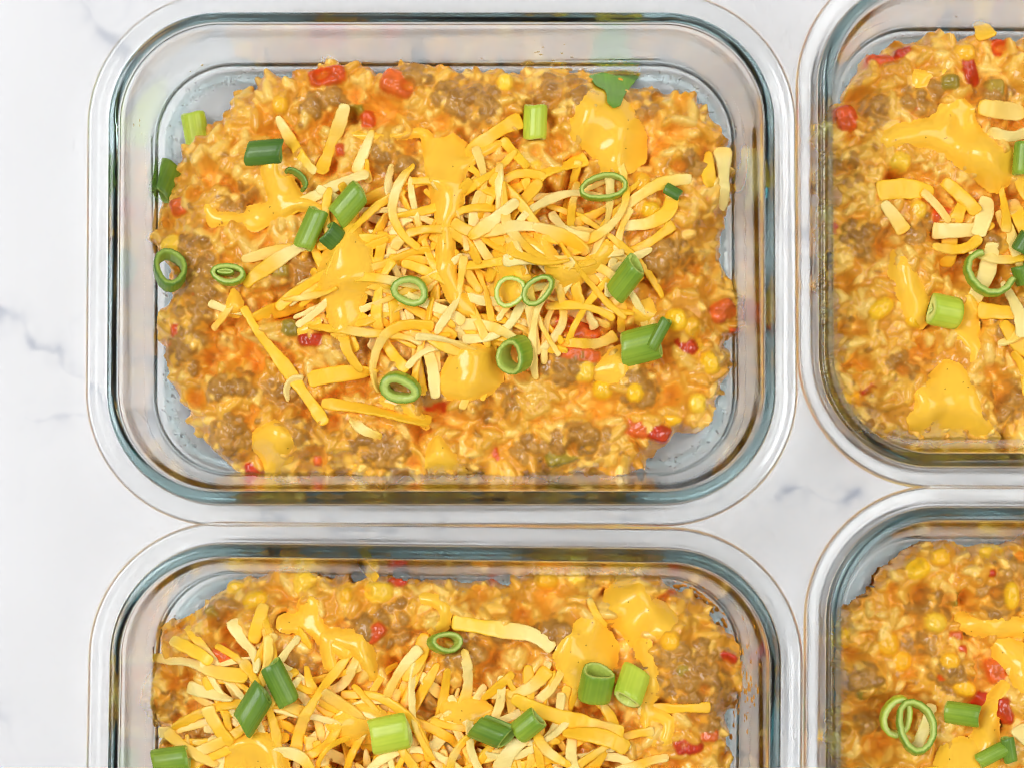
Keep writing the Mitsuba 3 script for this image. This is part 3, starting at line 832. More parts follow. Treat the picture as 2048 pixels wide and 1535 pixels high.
D1.dollop([(1090, 515), (1130, 528), (1168, 535), (1166, 565), (1130, 575), (1095, 556)], 'glossy cheese sauce drop right of centre above the narrow onion ring', 0.0019, [[(1080, 470, 12), (1105, 520, 16)], [(1210, 500, 18), (1190, 525, 18), (1150, 545, 14)]], bulge=0.2)
D1.dollop([(1218, 700), (1240, 690), (1262, 720), (1256, 750), (1228, 772), (1188, 758), (1186, 738)], 'cheese sauce pool left below the two lobed onion piece', 0.0017, bulge=0.14)
D1.dollop([(468, 575), (488, 602), (482, 636), (456, 632), (448, 614)], 'small cheese sauce drop on the white shred at the left', 0.0019, bulge=0.2)
D1.dollop([(1268, 612), (1300, 598), (1320, 630), (1290, 655), (1268, 645)], 'thin cheese sauce patch above the two lobed onion piece', 0.0013)
D1.dollop([(700, 925), (735, 928), (742, 952), (715, 958), (702, 948)], 'small cheese sauce spill at the bottom glass wall, left of the pointed drip', 0.0014)
D1.dollop(None, 'thin cheese sauce thread crossing the shreds right of the sauce stripe', 0.0013, [[(960, 460, 6), (1000, 480, 9), (1040, 470, 7), (1075, 490, 9), (1100, 515, 6)]])
D1.dollop(None, 'thin cheese sauce thread at the lower left of the tall sauce pool', 0.0013, [[(640, 640, 6), (600, 665, 8), (560, 650, 7), (520, 660, 5)]])
D1.dollop(None, 'faint cheese sauce trail below the lower left onion ring', 0.0012, [[(770, 800, 10), (820, 815, 12), (850, 850, 8)]])
for pts, w, lab, pale in (
        ([(900, 440), (960, 468), (1040, 452), (1120, 470)], 22, 'cheese shred lying over the sauce stripe in the middle', .5),
        ([(935, 480), (990, 440), (1040, 398)], 20, 'pale cheese shred lifting off the tangle right of the sauce stripe', .8),
        ([(1060, 450), (1120, 470), (1180, 510)], 26, 'broad pale cheese shred at the right end of the tangle', .7),
        ([(1100, 420), (1130, 460), (1185, 475)], 24, 'crumpled pale cheese shred right of centre', .85),
        ([(560, 600), (640, 590), (680, 575)], 20, 'yellow cheese shred joining the left sauce pool', .2)):
    D1.shred(pts, w, lab, G1, pale)
D1.shred([(1488, 290), (1484, 345), (1464, 392)], 24, 'yellow cheese shred leaning against the right glass wall of the upper left dish', None, .05, lean=0.004)

O1 = 'green onion slices on the upper left casserole'
D1.onion(390, 258, 'pale green onion piece at the top left corner of the upper left casserole', 66, 26, 18, 9, az=100, elev=6, tone='light', group=O1)
D1.onion(528, 305, 'flat dark green onion piece near the upper left of the dish', 72, 25, 13, 8, az=4, elev=6, shear=0.2, tone='deep', group=O1)
D1.onion(330, 362, 'dark green onion tube tipped at the left edge, its cut end facing down', 74, 27, 24, 8, az=252, elev=24, shear=0.3, tone='dark', group=O1)
D1.onion(588, 362, 'thin curled sliver of dark green onion on the left sauce drizzle', 22, 30, 22, 6, elev=66, az=40, span=170, start=185, tone='deep', group=O1)
D1.onion(697, 408, 'right one of two lying onion pieces left of centre', 76, 28, 19, 9, az=48, elev=8, shear=0.25, tone='mid', group=O1)
D1.onion(622, 458, 'left one of two lying onion pieces left of centre', 82, 22, 18, 8, az=66, elev=6, tone='mid', group=O1)
D1.onion(662, 472, 'crumpled dark green onion scrap below the two lying pieces', 34, 26, 16, 8, az=140, elev=30, span=220, start=20, tone='deep', group=O1)
D1.onion(340, 540, 'large tilted dark onion ring at the left edge of the upper left casserole', 34, 34, 44, 10, elev=62, az=70, roll=20, tone='dark', group=O1, lift=0.002)
D1.onion(457, 549, 'flattened onion ring with a smaller ring inside, left part of the dish', 24, 36, 22, 9, elev=80, az=90, tone='mid', inner=True, group=O1)
D1.onion(820, 582, 'bright round onion ring, leftmost of the middle row', 26, 38, 31, 12, elev=82, az=240, roll=25, tone='mid', group=O1)
D1.onion(1020, 583, 'pale upright onion ring, centre of the middle row, filled with sauce', 24, 30, 36, 8, elev=84, az=240, tone='light', group=O1)
D1.onion(1076, 580, 'narrow green onion ring touching the pale one', 30, 27, 37, 9, elev=80, az=220, tone='mid', group=O1)
D1.onion(1252, 558, 'slit onion piece with a rolled front, right part of the middle row', 78, 27, 25, 9, az=52, elev=28, shear=0.3, span=320, start=20, tone='mid', group=O1)
D1.onion(1208, 375, 'wide open thin onion ring below the largest sauce pool', 24, 48, 30, 8, elev=80, az=100, roll=0, tone='mid', group=O1)
D1.onion(1070, 245, 'pale green onion piece lying upright at the top middle of the dish', 68, 24, 20, 9, az=88, elev=5, tone='light', group=O1)
D1.leaf([(1178, 152), (1205, 148), (1232, 154), (1280, 148), (1262, 172), (1248, 190), (1240, 212), (1226, 218), (1214, 205), (1212, 182), (1192, 172)], 'leafy flat green onion scrap at the top of the largest sauce pool', 'dark', O1)
D1.onion(1345, 384, 'tiny dark green onion chip near the right side', 34, 12, 7, 5, az=-30, elev=5, tone='deep', group=O1, sink=0)
D1.onion(1030, 710, 'tilted dark onion ring with a pointed tail below the middle', 44, 38, 34, 10, elev=54, az=205, roll=30, shear=0.35, tone='mid', group=O1, lift=0.001)
D1.onion(1282, 690, 'big two lobed onion piece lying in the lower right', 78, 36, 22, 9, az=14, elev=6, shear=0.15, tone='mid', group=O1)
D1.onion(1318, 668, 'narrow onion fold tucked against the two lobed piece', 66, 13, 14, 6, az=62, elev=8, tone='dark', group=O1)
D1.onion(800, 775, 'thick walled onion ring at the lower left of the middle', 34, 41, 31, 16, elev=74, az=250, tone='mid', group=O1)

# ================================================================ upper right dish
D2 = Dish(1, [(1660, 240), (1690, 195), (1720, 130), (1790, 95), (1850, 90), (1960, 75), (2060, 80), (2240, 90), (2240, 860), (2100, 872), (2000, 880), (1800, 872), (1740, 850), (1690, 790), (1665, 720), (1655, 400)], 0.0225, 23)
for p in ((1770, 490, 0.004, 0.010), (1700, 200, 0.003, 0.012), (1960, 165, 0.003, 0.007), (1880, 470, 0.004, 0.008), (2040, 250, 0.004, 0.008), (1830, 720, 0.003, 0.005), (2000, 600, 0.005, 0.008)):
    D2.pit(*p)
D2.rice(1350)
D2.bits(270)
for p in ((1850, 195, 40, 30), (1740, 470, 50, 45), (1690, 340, 30, 40), (1820, 735, 45, 30), (1990, 190, 40, 30), (2020, 800, 50, 40), (1840, 460, 40, 30), (1720, 830, 30, 25), (1960, 480, 40, 30), (1745, 225, 30, 35), (2030, 640, 40, 40)):
    D2.beef(*p)
for p in ((1800, 325, 48, 44, 60), (1762, 617, 60, 38, 40), (1930, 105, 44, 40, 0), (1700, 790, 40, 36, 0), (1835, 640, 50, 34, 0), (2010, 220, 40, 40, 0), (1835, 420, 34, 40, 0)):
    D2.chunk(*p, 'corn_kernel', CORN, power=2.4, rough=0.06, lift=0.0014)
for px, py, w, h, rr, c in ((1762, 128, 70, 42, -8, 0), (1808, 105, 44, 24, 12, 1), (1940, 140, 34, 76, 20, 1), (2006, 100, 64, 46, -20, 0), (1692, 236, 52, 62, 15, 0), (1735, 776, 42, 34, 40, 1), (1886, 432, 46, 40, 0, 0), (1672, 470, 18, 60, 0, 1), (1890, 620, 24, 20, 0, 0)):
    D2.chunk(px, py, w, h, rr, 'tomato_chunk', TOMATO, pal=c)
for p in ((1900, 165, 40, 34, 0), (1990, 175, 46, 40, 0)):
    D2.chunk(*p, 'green_chile_piece', CHILE)
D2.rice(50, (0.0002, 0.0012))
D2.finish()
D2.build(200)
G2 = 'cheese shreds lying across the upper right casserole'
for pts, w, lab, pale in (
        ([(1750, 385), (1800, 378), (1868, 390)], 36, 'short thick cheese shred, leftmost on the upper right casserole', .35),
        ([(1762, 402), (1790, 435), (1812, 470)], 32, 'crumpled white cheese shred below the leftmost thick one', .8),
        ([(1938, 385), (1915, 430), (1895, 480), (1890, 540)], 28, 'steep cheese shred in the upper right dish, left of two', .35),
        ([(1860, 458), (1930, 462), (1990, 450)], 28, 'level cheese shred crossing the two steep ones', .55),
        ([(1975, 390), (1965, 440), (1950, 480)], 30, 'steep cheese shred in the upper right dish, right of two', .65),
        ([(1950, 215), (2000, 222), (2050, 230)], 32, 'yellow cheese shred right of the top sauce pool, upper of two', .3),
        ([(1970, 262), (2010, 275), (2060, 262)], 24, 'white curved cheese shred right of the top sauce pool, lower of two', .95),
        ([(1880, 360), (1930, 400), (1960, 430)], 26, 'dark yellow cheese shred under the top sauce pool', .2),
        ([(2010, 400), (2040, 440), (2070, 520)], 26, 'cheese shred at the right picture edge near the dark onion pieces', .4),
        ([(1985, 480), (1970, 540), (1945, 600), (1935, 640)], 30, 'cheese shred threaded through the big crescent onion', .6),
        ([(1950, 620), (2000, 625), (2060, 632)], 26, 'level pale cheese shred below the crescent onion', .65),
        ([(2000, 640), (2040, 690), (2080, 720)], 30, 'yellow cheese shred pointing to the right picture edge', .2),
        ([(1990, 690), (2020, 680), (2060, 640)], 22, 'white cheese shred with a rounded end near the right picture edge', .95),
        ([(2030, 340), (2050, 390), (2090, 420)], 24, 'cheese shred under the top sauce pool at the right picture edge', .5)):
    D2.shred(pts, w, lab, G2, pale)
for pts, w, lab, pale in (
        ([(1990, 420), (2020, 470), (2040, 540)], 22, 'long yellow cheese shred left of the dark onion pieces at the right picture edge', .3),
        ([(1930, 500), (1990, 520), (2050, 515)], 20, 'level cheese shred above the opening of the crescent onion', .6),
        ([(2000, 560), (2030, 610), (2045, 680)], 22, 'steep cheese shred right of the crescent onion', .7),
        ([(1840, 380), (1880, 420), (1900, 450)], 22, 'short pale cheese shred left of the two steep ones', .8),
        ([(2020, 700), (2050, 740), (2060, 800)], 24, 'yellow cheese shred low at the right picture edge of the upper right dish', .2),
        ([(1975, 300), (2010, 420), (2010, 470)], 20, 'thin cheese shred running down from the top sauce pool', .5),
        ([(1860, 490), (1925, 500), (1965, 470)], 20, 'thin yellow cheese shred under the two steep ones', .3)):
    D2.shred(pts, w, lab, G2, pale)
D2.shred([(1945, 50), (1965, 60), (1975, 85)], 36, 'yellow cheese scrap standing up at the top glass wall of the upper right dish', None, .1, lean=0.002)
D2.dollop([(1895, 200), (1930, 195), (1952, 222), (1966, 260), (2000, 290), (2032, 296), (2032, 350), (1998, 388), (1960, 372), (1930, 342), (1890, 312), (1860, 296), (1800, 292), (1770, 302), (1752, 272), (1800, 245), (1860, 240), (1878, 215)],
          'large shiny cheese sauce pool at the top of the upper right casserole', 0.0022, bulge=0.3)
D2.dollop([(1785, 502), (1812, 512), (1850, 578), (1866, 600), (1860, 640), (1840, 662), (1815, 642), (1795, 592), (1775, 545)], 'slanting cheese sauce streak left of the pale onion chunk', 0.0019, bulge=0.18)
D2.dollop([(1915, 580), (1945, 572), (1960, 610), (1962, 700), (1952, 738), (1932, 702), (1900, 662), (1905, 640)], 'narrow cheese sauce streak below the crescent onion', 0.0018, bulge=0.15)
D2.dollop([(1890, 718), (1920, 728), (1950, 770), (1975, 830), (2012, 876), (1990, 882), (1802, 880), (1804, 850), (1830, 812), (1830, 780), (1852, 760)], 'broad cheese sauce pool at the bottom of the upper right casserole', 0.0020, bulge=0.16)
D2.dollop([(1828, 138), (1868, 145), (1850, 172), (1830, 176), (1822, 155)], 'little cheese sauce patch near the top of the upper right casserole', 0.0016, [[(1860, 145, 6), (1895, 142, 4)]])
O2 = 'green onion slices on the upper right casserole'
D2.onion(1890, 622, 'pale solid onion chunk in the middle of the upper right casserole', 60, 32, 28, 22, az=170, elev=14, tone='light', group=O2)
D2.onion(1980, 545, 'big open crescent of green onion on the upper right casserole', 30, 52, 50, 11, elev=80, az=60, span=235, start=-40, roll=0, tone='mid', group=O2, lift=0.002)
D2.onion(2050, 318, 'green onion piece cut by the right picture edge beside the top sauce pool', 66, 26, 20, 8, az=86, elev=6, tone='mid', group=O2)
D2.onion(2052, 488, 'dark onion piece at the right picture edge, upper of two', 40, 24, 18, 8, az=60, elev=10, tone='deep', group=O2)
D2.onion(2050, 548, 'dark onion piece at the right picture edge, lower of two', 40, 24, 18, 8, az=110, elev=10, tone='dark', group=O2)

# ================================================================ lower left dish
D3 = Dish(2, [(300, 1300), (330, 1262), (400, 1222), (450, 1170), (520, 1150), (600, 1150), (700, 1160), (900, 1165), (1000, 1170), (1060, 1140), (1180, 1140), (1240, 1148), (1310, 1160), (1400, 1210), (1440, 1260), (1480, 1330),
              (1480, 1400), (1450, 1450), (1452, 1560), (1450, 1720), (300, 1720), (318, 1540), (330, 1480), (295, 1440), (288, 1370)], 0.022, 37)
for p in ((1400, 1440, 0.003, 0.006), (460, 1240, 0.003, 0.005), (960, 1190, 0.005, 0.010), (800, 1330, 0.004, 0.007), (1010, 1400, 0.003, 0.005), (1090, 1195, 0.004, 0.007), (640, 1390, 0.004, 0.006), (1250, 1460, 0.003, 0.006)):
    D3.pit(*p)
D3.rice(1450)
D3.bits(290)
for p in ((1390, 1350, 80, 65), (950, 1300, 70, 45), (790, 1250, 45, 45), (580, 1330, 40, 40), (420, 1480, 55, 35), (720, 1260, 40, 30), (1100, 1280, 40, 40), (330, 1410, 35, 30), (1310, 1330, 40, 45), (440, 1220, 35, 25), (1420, 1420, 40, 40), (850, 1380, 40, 30)):
    D3.beef(*p)
for p in ((612, 1168, 54, 60, 0), (512, 1200, 56, 44, 20), (376, 1248, 46, 52, 0), (758, 1182, 64, 46, 0), (692, 1190, 26, 34, 0), (1095, 1160, 46, 40, 0), (1340, 1280, 40, 40, 0), (470, 1175, 40, 36, 0), (1150, 1155, 44, 40, 0)):
    D3.chunk(*p, 'corn_kernel', CORN, power=2.4, rough=0.06, lift=0.0014)
for px, py, w, h, rr, c in ((445, 1308, 46, 42, -50, 2), (750, 1265, 52, 34, 40, 0), (975, 1170, 56, 34, 10, 1), (1458, 1314, 40, 22, -20, 1), (1376, 1488, 66, 46, 10, 1), (1335, 1190, 44, 28, 0, 2), (795, 1165, 44, 26, 0, 1), (990, 1260, 24, 18, 0, 0), (1420, 1470, 40, 26, 0, 2)):
    D3.chunk(px, py, w, h, rr, 'tomato_chunk', TOMATO, pal=c)
for p in ((430, 1222, 50, 30, 10), (1370, 1340, 34, 26, 0)):
    D3.chunk(*p, 'green_chile_piece', CHILE)
D3.rice(70, (0.0002, 0.0012))
D3.finish()
D3.build(260)
G3 = 'cheese shreds lying across the lower left casserole'
tangle(D3, 165, 'lower left', 'cheese shreds tangled over the lower left casserole',
       [(440, 1360), (560, 1330), (680, 1370), (840, 1400), (1000, 1400), (1120, 1420), (1200, 1470), (1260, 1560), (1180, 1660), (420, 1660), (400, 1560), (430, 1480)],
       [(506, 1416, 'left dark onion'), (560, 1366, 'folded dark onion'), (780, 1466, 'pale square onion'), (985, 1462, 'split onion'), (1056, 1450, 'small dark onion'), (1192, 1368, 'short onion tube'), (505, 1510, 'wide sauce pool'), (780, 1640, 'bottom picture edge'), (890, 1284, 'narrow tilted ring')], (160, 320), 8)
for pts, w, lab, pale in (
        ([(465, 1232), (482, 1275), (515, 1320), (510, 1350)], 24, 'white tipped cheese shred standing up at the left of the lower left casserole', .9),
        ([(532, 1200), (520, 1240), (502, 1290)], 28, 'yellow cheese shred hanging from a corn kernel at the top left of the lower dish', .2),
        ([(340, 1275), (390, 1300), (430, 1325)], 24, 'cheese shred with a white upper end near the left glass wall of the lower dish', .7),
        ([(305, 1312), (370, 1320), (440, 1345), (500, 1352)], 26, 'long pale cheese shred sweeping in from the left glass wall of the lower dish', .65),
        ([(375, 1368), (420, 1385), (470, 1400)], 22, 'cheese shred ending at the left lying onion of the lower dish', .5),
        ([(415, 1405), (430, 1440), (470, 1490)], 32, 'broad cheese shred left of the left lying onion of the lower dish', .4),
        ([(330, 1455), (380, 1500), (440, 1530)], 22, 'thin cheese shred above the green piece at the lower left corner', .5),
        ([(850, 1260), (840, 1310), (800, 1360)], 26, 'broad cheese shred going down left of the narrow tilted onion ring', .4),
        ([(845, 1290), (800, 1340), (770, 1400)], 22, 'pale cheese shred beside the broad one, left of the narrow tilted onion ring', .8),
        ([(900, 1240), (980, 1255), (1060, 1265), (1110, 1300)], 26, 'long cheese shred right of the narrow tilted onion ring', .5),
        ([(1176, 1190), (1190, 1225), (1215, 1255)], 16, 'thin cheese shred poking up between the two upper sauce pools', .5),
        ([(1100, 1330), (1050, 1380), (1010, 1390)], 24, 'cheese shred running under the left upper sauce pool', .5),
        ([(1270, 1420), (1340, 1415), (1425, 1412)], 22, 'level white and yellow cheese shred pointing at the right glass wall of the lower dish', .6),
        ([(1200, 1400), (1225, 1440), (1240, 1480)], 18, 'thin cheese shred below the two right onion pieces of the lower dish', .5),
        ([(1020, 1390), (1080, 1420), (1160, 1440), (1250, 1470)], 28, 'long cheese shred sloping to the lower right of the lower dish', .25),
        ([(1120, 1465), (1200, 1470), (1260, 1500)], 28, 'lowest bent cheese shred at the right of the lower dish', .3),
        ([(720, 1110), (735, 1140), (760, 1160)], 26, 'yellow cheese scrap leaning on the upper glass wall of the lower left dish', .1),
        ([(560, 1240), (600, 1262), (625, 1300)], 22, 'cheese shred under the bent sauce strand of the lower dish', .3)):
    D3.shred(pts, w, lab, G3, pale)
D3.dollop([(1222, 1162), (1250, 1146), (1285, 1150), (1302, 1190), (1350, 1215), (1362, 1250), (1340, 1272), (1295, 1276), (1262, 1296), (1245, 1270), (1214, 1240), (1206, 1198)], 'smooth cheese sauce pool in the upper right of the lower left casserole, right of two', 0.0020, bulge=0.24)
D3.dollop([(1182, 1222), (1205, 1240), (1240, 1290), (1232, 1340), (1200, 1382), (1160, 1402), (1125, 1360), (1106, 1312), (1126, 1268)], 'smooth cheese sauce pool in the upper right of the lower left casserole, left of two', 0.0020, bulge=0.24)
D3.dollop(None, 'bent cheese sauce strand near the top of the lower left casserole', 0.0026, [[(620, 1212, 27), (622, 1235, 24), (575, 1245, 20)], [(622, 1235, 20), (650, 1275, 18), (690, 1300, 16)]], bulge=0.2)
D3.dollop(None, 'thick cheese sauce ridge left of the narrow tilted onion ring', 0.0024, [[(675, 1270, 16), (715, 1285, 24), (735, 1320, 18), (745, 1350, 10)], [(650, 1270, 14), (660, 1330, 12)]], bulge=0.2)
D3.dollop([(470, 1475), (505, 1462), (545, 1470), (566, 1500), (590, 1560), (560, 1640), (450, 1640), (440, 1560), (452, 1510)], 'wide cheese sauce pool at the bottom left of the lower left casserole', 0.0020, bulge=0.18)
D3.dollop(None, 'hooked cheese sauce strand above the narrow tilted onion ring', 0.0024, [[(842, 1192, 12), (870, 1196, 15), (890, 1215, 14), (888, 1245, 13), (868, 1258, 12)]])
D3.dollop(None, 'running cheese sauce drip at the right of the lower left casserole', 0.0022, [[(1285, 1290, 18), (1298, 1340, 18), (1305, 1380, 15), (1290, 1410, 14), (1292, 1450, 8), (1306, 1485, 5)], [(1290, 1420, 12), (1340, 1440, 10), (1330, 1480, 12)]], bulge=0.14)
D3.dollop([(700, 1400), (760, 1410), (790, 1440), (760, 1480), (700, 1490), (650, 1450)], 'melted cheese sauce patch left of the pale onion of the lower left casserole', 0.0013)
D3.dollop([(880, 1400), (960, 1390), (990, 1420), (950, 1450), (880, 1440)], 'melted cheese sauce patch right of the pale onion of the lower left casserole', 0.0013)
for pts, w, lab, pale in (
        ([(960, 1400), (1010, 1360), (1030, 1340)], 20, 'cheese shred resting on top right of the melted patch', .3),
        ([(1060, 1470), (1020, 1500), (1000, 1545)], 24, 'pale cheese shred over the right dark onion of the lower dish', .9),
        ([(640, 1380), (690, 1410), (740, 1440)], 24, 'white cheese shred across the melted patch of the lower dish', .85)):
    D3.shred(pts, w, lab, G3, pale)
O3 = 'green onion slices on the lower left casserole'
D3.onion(506, 1416, 'left one of two dark lying onion pieces in the lower left casserole', 82, 29, 20, 9, az=58, elev=5, shear=0.45, tone='dark', group=O3)
D3.onion(560, 1366, 'folded right one of two dark lying onion pieces in the lower left casserole', 86, 24, 18, 8, az=116, elev=6, shear=-0.2, tone='dark', group=O3)
D3.onion(890, 1284, 'narrow tilted onion ring in the upper middle of the lower left casserole', 34, 23, 34, 9, elev=66, az=20, roll=-25, tone='mid', group=O3)
D3.onion(780, 1466, 'pale square onion piece low in the middle of the lower left casserole', 76, 38, 24, 10, az=12, elev=5, tone='light', group=O3)
D3.onion(985, 1462, 'dark split onion piece with a pointed tail, low in the lower left casserole', 70, 30, 24, 9, az=-20, elev=24, span=310, start=40, shear=0.4, tone='dark', group=O3)
D3.onion(1056, 1450, 'small dark onion piece right of the split one', 56, 24, 20, 8, az=40, elev=14, tone='mid', group=O3)
D3.onion(1192, 1368, 'short green onion tube with its open end up, left of a pale piece', 66, 36, 28, 9, az=80, elev=32, tone='mid', group=O3)
D3.onion(1264, 1370, 'pale yellow green onion piece right of the short tube', 66, 32, 28, 12, az=250, elev=24, shear=0.2, tone='light', group=O3)
D3.onion(342, 1520, 'green onion piece at the bottom left corner against the glass', 72, 30, 22, 9, az=8, elev=5, tone='mid', group=O3)

# ================================================================ lower right dish
D4 = Dish(3, [(1672, 1290), (1700, 1240), (1750, 1190), (1800, 1130), (1850, 1095), (1900, 1100), (1950, 1090), (2100, 1085), (2240, 1090), (2240, 1720), (1680, 1720), (1676, 1560), (1672, 1400)], 0.0215, 51)
for p in ((1720, 1400, 0.003, 0.008), (1760, 1490, 0.005, 0.010), (1940, 1420, 0.004, 0.006), (1830, 1240, 0.003, 0.005), (1980, 1310, 0.002, 0.005)):
    D4.pit(*p)
D4.rice(1050)
D4.bits(210)
for p in ((1850, 1220, 45, 35), (1990, 1200, 40, 35), (1840, 1290, 40, 25), (1720, 1360, 40, 30), (1900, 1350, 40, 35), (1740, 1430, 30, 30), (2030, 1140, 35, 30), (1720, 1190, 30, 25)):
    D4.beef(*p)
for p in ((1776, 1286, 46, 52, 0), (1872, 1244, 50, 44, -10), (1835, 1136, 56, 46, 25), (1985, 1104, 56, 38, 0), (2025, 1190, 32, 60, 0), (1690, 1275, 44, 46, 0), (1800, 1320, 46, 44, 0), (1930, 1375, 50, 36, -20), (1720, 1560, 40, 40, 0)):
    D4.chunk(*p, 'corn_kernel', CORN, power=2.4, rough=0.06, lift=0.0014)
for p in ((1900, 1320, 40, 36, 0), (1880, 1112, 44, 40, 0)):
    D4.chunk(*p, 'corn_kernel', CORN, power=2.4, rough=0.06, lift=0.0014)
for px, py, w, h, rr, c in ((1992, 1340, 44, 56, 20, 2), (1955, 1400, 66, 44, 0, 1), (1912, 1270, 34, 20, 0, 2), (1925, 1300, 18, 26, 0, 0), (2010, 1420, 40, 60, 0, 1), (1980, 1145, 26, 18, 0, 1), (1886, 1350, 18, 26, 0, 0)):
    D4.chunk(px, py, w, h, rr, 'tomato_chunk', TOMATO, pal=c)
for p in ((1735, 1385, 40, 26, 30), (1905, 1195, 40, 40, 0)):
    D4.chunk(*p, 'green_chile_piece', CHILE)
D4.rice(20, (0.0002, 0.0012))
D4.finish()
D4.build(200)
G4 = 'cheese shreds lying across the lower right casserole'
for pts, w, lab, pale in (
        ([(1862, 1400), (1850, 1450), (1828, 1500)], 24, 'white cheese shred seen through the upright onion ring', .98),
        ([(2030, 1445), (2050, 1480), (2080, 1500)], 28, 'white cheese shred at the right picture edge of the lower right dish', .95),
        ([(2010, 1350), (2030, 1330), (2060, 1320)], 22, 'pale cheese shred under the right sauce pool of the lower right dish', .8),
        ([(1820, 1550), (1900, 1540), (1990, 1560)], 24, 'cheese shred at the bottom picture edge of the lower right dish', .5)):
    D4.shred(pts, w, lab, G4, pale)
D4.dollop(None, 'wavy cheese sauce strand near the top of the lower right casserole', 0.0026, [[(1925, 1240, 18), (1950, 1250, 20), (2000, 1255, 20), (2060, 1252, 17), (2120, 1250, 14)]], bulge=0.2)
D4.dollop([(1982, 1282), (2020, 1275), (2060, 1290), (2080, 1400), (2040, 1385), (2015, 1345), (1990, 1320)], 'cheese sauce pool at the right edge of the lower right casserole', 0.0022, bulge=0.22)
D4.dollop(None, 'tapering cheese sauce ribbon running down the lower right casserole', 0.0026, [[(2008, 1372, 12), (1990, 1400, 14), (1975, 1450, 24), (1970, 1490, 34), (1965, 1530, 34)]], bulge=0.24)
D4.dollop([(1885, 1490), (1920, 1472), (1950, 1475), (1965, 1510), (1970, 1580), (1860, 1580), (1868, 1520)], 'cheese sauce pool at the bottom edge of the lower right casserole', 0.0018, bulge=0.16)
O4 = 'green onion slices on the lower right casserole'
D4.onion(1793, 1432, 'folded thin onion ring leaning against the upright one', 24, 42, 34, 11, elev=78, az=300, roll=50, tone='light', group=O4)
D4.onion(1832, 1452, 'tall oval onion ring standing over a white shred', 34, 38, 60, 11, elev=76, az=100, tone='mid', group=O4, lift=0.002)
D4.onion(1924, 1426, 'short green onion piece lying right of the oval ring', 68, 22, 18, 8, az=-8, elev=6, tone='mid', group=O4)
D4.onion(1984, 1508, 'green onion piece near the bottom right corner, left of two', 62, 16, 13, 7, az=28, elev=6, tone='mid', group=O4)
D4.onion(2018, 1498, 'green onion piece near the bottom right corner, right of two', 50, 14, 12, 7, az=100, elev=8, tone='dark', group=O4)

# ================================================================ small things: droplets and smears on the glass
def inner_surface():
    rows = [r for r in IN[2:]]
    v, f, m = band(rows)
    n = np.vstack([NRM[r] for r in rows])
    return v.reshape(len(rows), m, 3), n.reshape(len(rows), m, 3)


IV, IN_N = inner_surface()


BUMPS = {}


def bump(p, n, r, flat, seg=8):
    """A small dome of radius r standing on p."""
    if seg not in BUMPS:
        t = 2 * math.pi * np.arange(seg) / seg
        v = np.vstack([np.c_[s * np.cos(t), s * np.sin(t), np.full(seg, h)] for s, h in ((1.0, 0.0), (0.75, 0.62), (0.38, 0.93))] + [[[0, 0, 1], [0, 0, 0]]])
        i, j = np.arange(seg), (np.arange(seg) + 1) % seg
        f = np.vstack([np.vstack([np.c_[k * seg + i, k * seg + j, (k + 1) * seg + j], np.c_[k * seg + i, (k + 1) * seg + j, (k + 1) * seg + i]]) for k in range(2)]
                      + [np.c_[2 * seg + i, 2 * seg + j, i * 0 + 3 * seg], np.c_[j, i, i * 0 + 3 * seg + 1]])
        BUMPS[seg] = v, f
    v, f = BUMPS[seg]
    n = n / math.sqrt(n @ n)
    a = np.array([n[1] * 0.9 - n[2] * 0.2, n[2] * 0.31 - n[0] * 0.9, n[0] * 0.2 - n[1] * 0.31])
    a /= math.sqrt(a @ a)
    b = np.array([n[1] * a[2] - n[2] * a[1], n[2] * a[0] - n[0] * a[2], n[0] * a[1] - n[1] * a[0]])
    return p + r * (v[:, :1] * a + v[:, 1:2] * b) + v[:, 2:] * n * r * flat, f


PER = np.r_[0, np.cumsum(np.linalg.norm(np.diff(np.vstack([IV[6], IV[6][:1]]), axis=0), axis=1))]


def wall_point(u, w):
    """u 0..1 round the outline, w 0..1 from the floor's edge up the wall (rows of IV)."""
    R, m = IV.shape[:2]
    per = PER
    i = int(np.searchsorted(per, u * per[-1]) - 1) % m
    t = (u * per[-1] - per[i]) / max(per[i + 1] - per[i], 1e-9)
    k = min(w * (R - 1), R - 1.001)
    k0, s = int(k), k - int(k)
    row = lambda A: (A[k0, i] * (1 - s) + A[k0 + 1, i] * s) * (1 - t) + (A[k0, (i + 1) % m] * (1 - s) + A[k0 + 1, (i + 1) % m] * s) * t
    return row(IV), row(IN_N)


for g, (c, rot), n, seed in zip(GLASS, CENTRES, (800, 450, 550, 150), (1, 2, 3, 4)):
    r = np.random.default_rng(seed)
    vs, fs, at = [], [], 0
    while len(vs) < n:
        u, w = r.uniform(), 0.12 + abs(r.normal(0, 0.3))
        patch = meshkit.noise(np.array([u * 16.0, 0.5, seed]), 3)
        if w > 0.86 or patch < 0.33 or (seed == 4 and patch < 0.6):
            continue
        p, nn = wall_point(u, w)
        size = r.uniform(0.0002, 0.00048) * (1.5 if r.uniform() > 0.93 else 1)
        v, f = bump(p + nn * 0.00012, nn, size, 0.75, 7)
        vs.append(v); fs.append(f + at); at += len(v)
    put(g + '__condensation', np.vstack(vs), np.vstack(fs), 'water', to_world=T().translate([float(c[0]), float(c[1]), 0.0003]) @ T().rotate([0, 0, 1], rot))
    labels[g + '__condensation'] = {'label': 'beads of condensation round the foot of the inside wall', 'kind': 'stuff'}


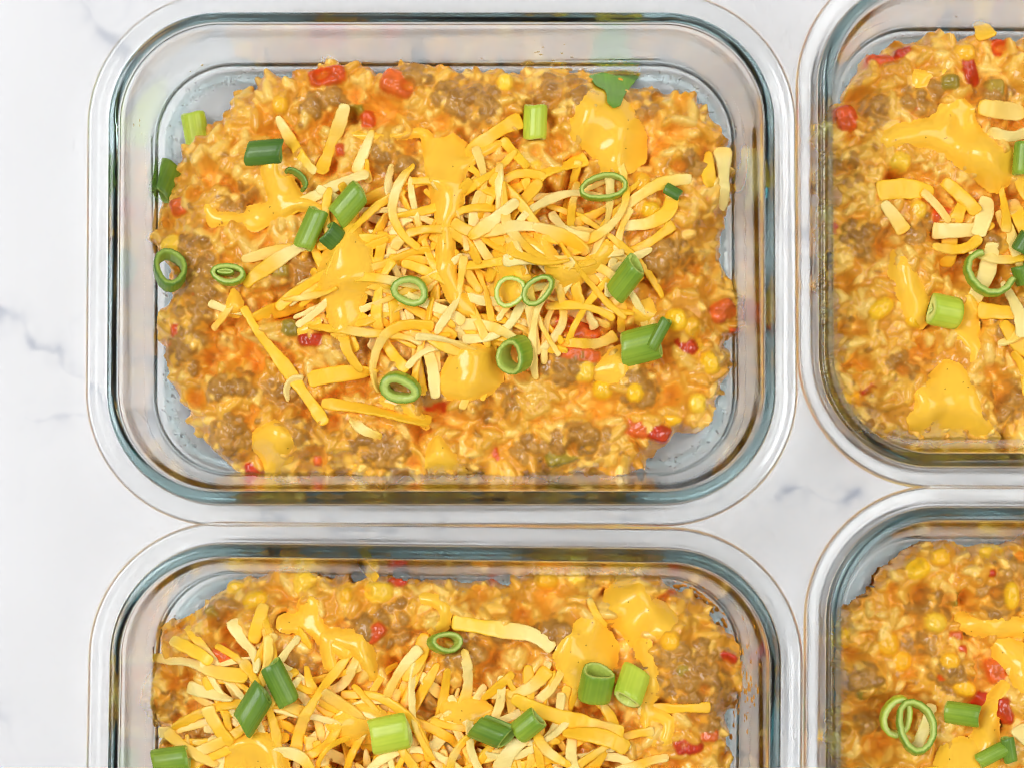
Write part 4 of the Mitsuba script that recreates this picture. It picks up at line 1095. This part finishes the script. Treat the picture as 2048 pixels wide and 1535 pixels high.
def smears(index, label, spots, seed, color):
    """Food stuck to the inside of the glass: (u, w, spread u, spread w, number, size)."""
    r = np.random.default_rng(seed)
    c, rot = CENTRES[index]
    vs, fs, cs, at = [], [], [], 0
    for u, w, su, sw, n, size in spots:
        for _ in range(n):
            p, nn = wall_point((u + r.normal(0, su)) % 1, float(np.clip(w + r.normal(0, sw), 0.02, 0.97)))
            s = size * r.uniform(0.3, 1.2)
            v, f = bump(p + nn * 0.00003, nn, s, r.uniform(0.12, 0.4), 9)
            v = p + (v - p) * (1 + 0.35 * (meshkit.noise(v * 2500, 5)[:, None] - 0.5))
            vs.append(v); fs.append(f + at); at += len(v)
            cs.append(np.tile(lin(color) * r.uniform(0.8, 1.15), (len(v), 1)))
    key = thing('sauce_smear', label, 'sauce smear', kind='stuff')
    put(key, np.vstack(vs), np.vstack(fs), 'saucy_food', color=np.clip(np.vstack(cs), 0, 1), to_world=T().translate([float(c[0]), float(c[1]), 0.0003]) @ T().rotate([0, 0, 1], rot))


def around(px, py, index, w):
    """u of the wall point nearest to a pixel, for the wall at the height of w."""
    c, rot = CENTRES[index]
    best = min(((np.linalg.norm((lambda q: q[:2] + c - p2w(px, py, q[2]))(wall_point(u, w)[0])), u) for u in np.linspace(0, 1, 400, endpoint=False)))
    return best[1]


smears(2, 'yellow orange sauce flecks on the right inside wall of the lower left container',
       [(around(1490, 1300, 2, 0.5), 0.62, 0.006, 0.12, 46, 0.0009), (around(1500, 1360, 2, 0.7), 0.80, 0.008, 0.06, 50, 0.0010), (around(1500, 1400, 2, 0.7), 0.74, 0.008, 0.07, 40, 0.0008), (around(1400, 1200, 2, 0.4), 0.5, 0.01, 0.15, 70, 0.0010)], 3, (222, 160, 62))
smears(0, 'thin pale sauce flecks on the top inside wall of the upper left container',
       [(around(1130, 110, 0, 0.5), 0.72, 0.006, 0.08, 26, 0.0007), (around(880, 130, 0, 0.4), 0.62, 0.012, 0.05, 24, 0.0006), (around(410, 100, 0, 0.7), 0.8, 0.003, 0.02, 5, 0.0004), (around(258, 245, 0, 0.9), 0.9, 0.002, 0.02, 4, 0.0004), (around(1070, 70, 0, 0.8), 0.85, 0.002, 0.03, 5, 0.0005)], 4, (196, 176, 120))
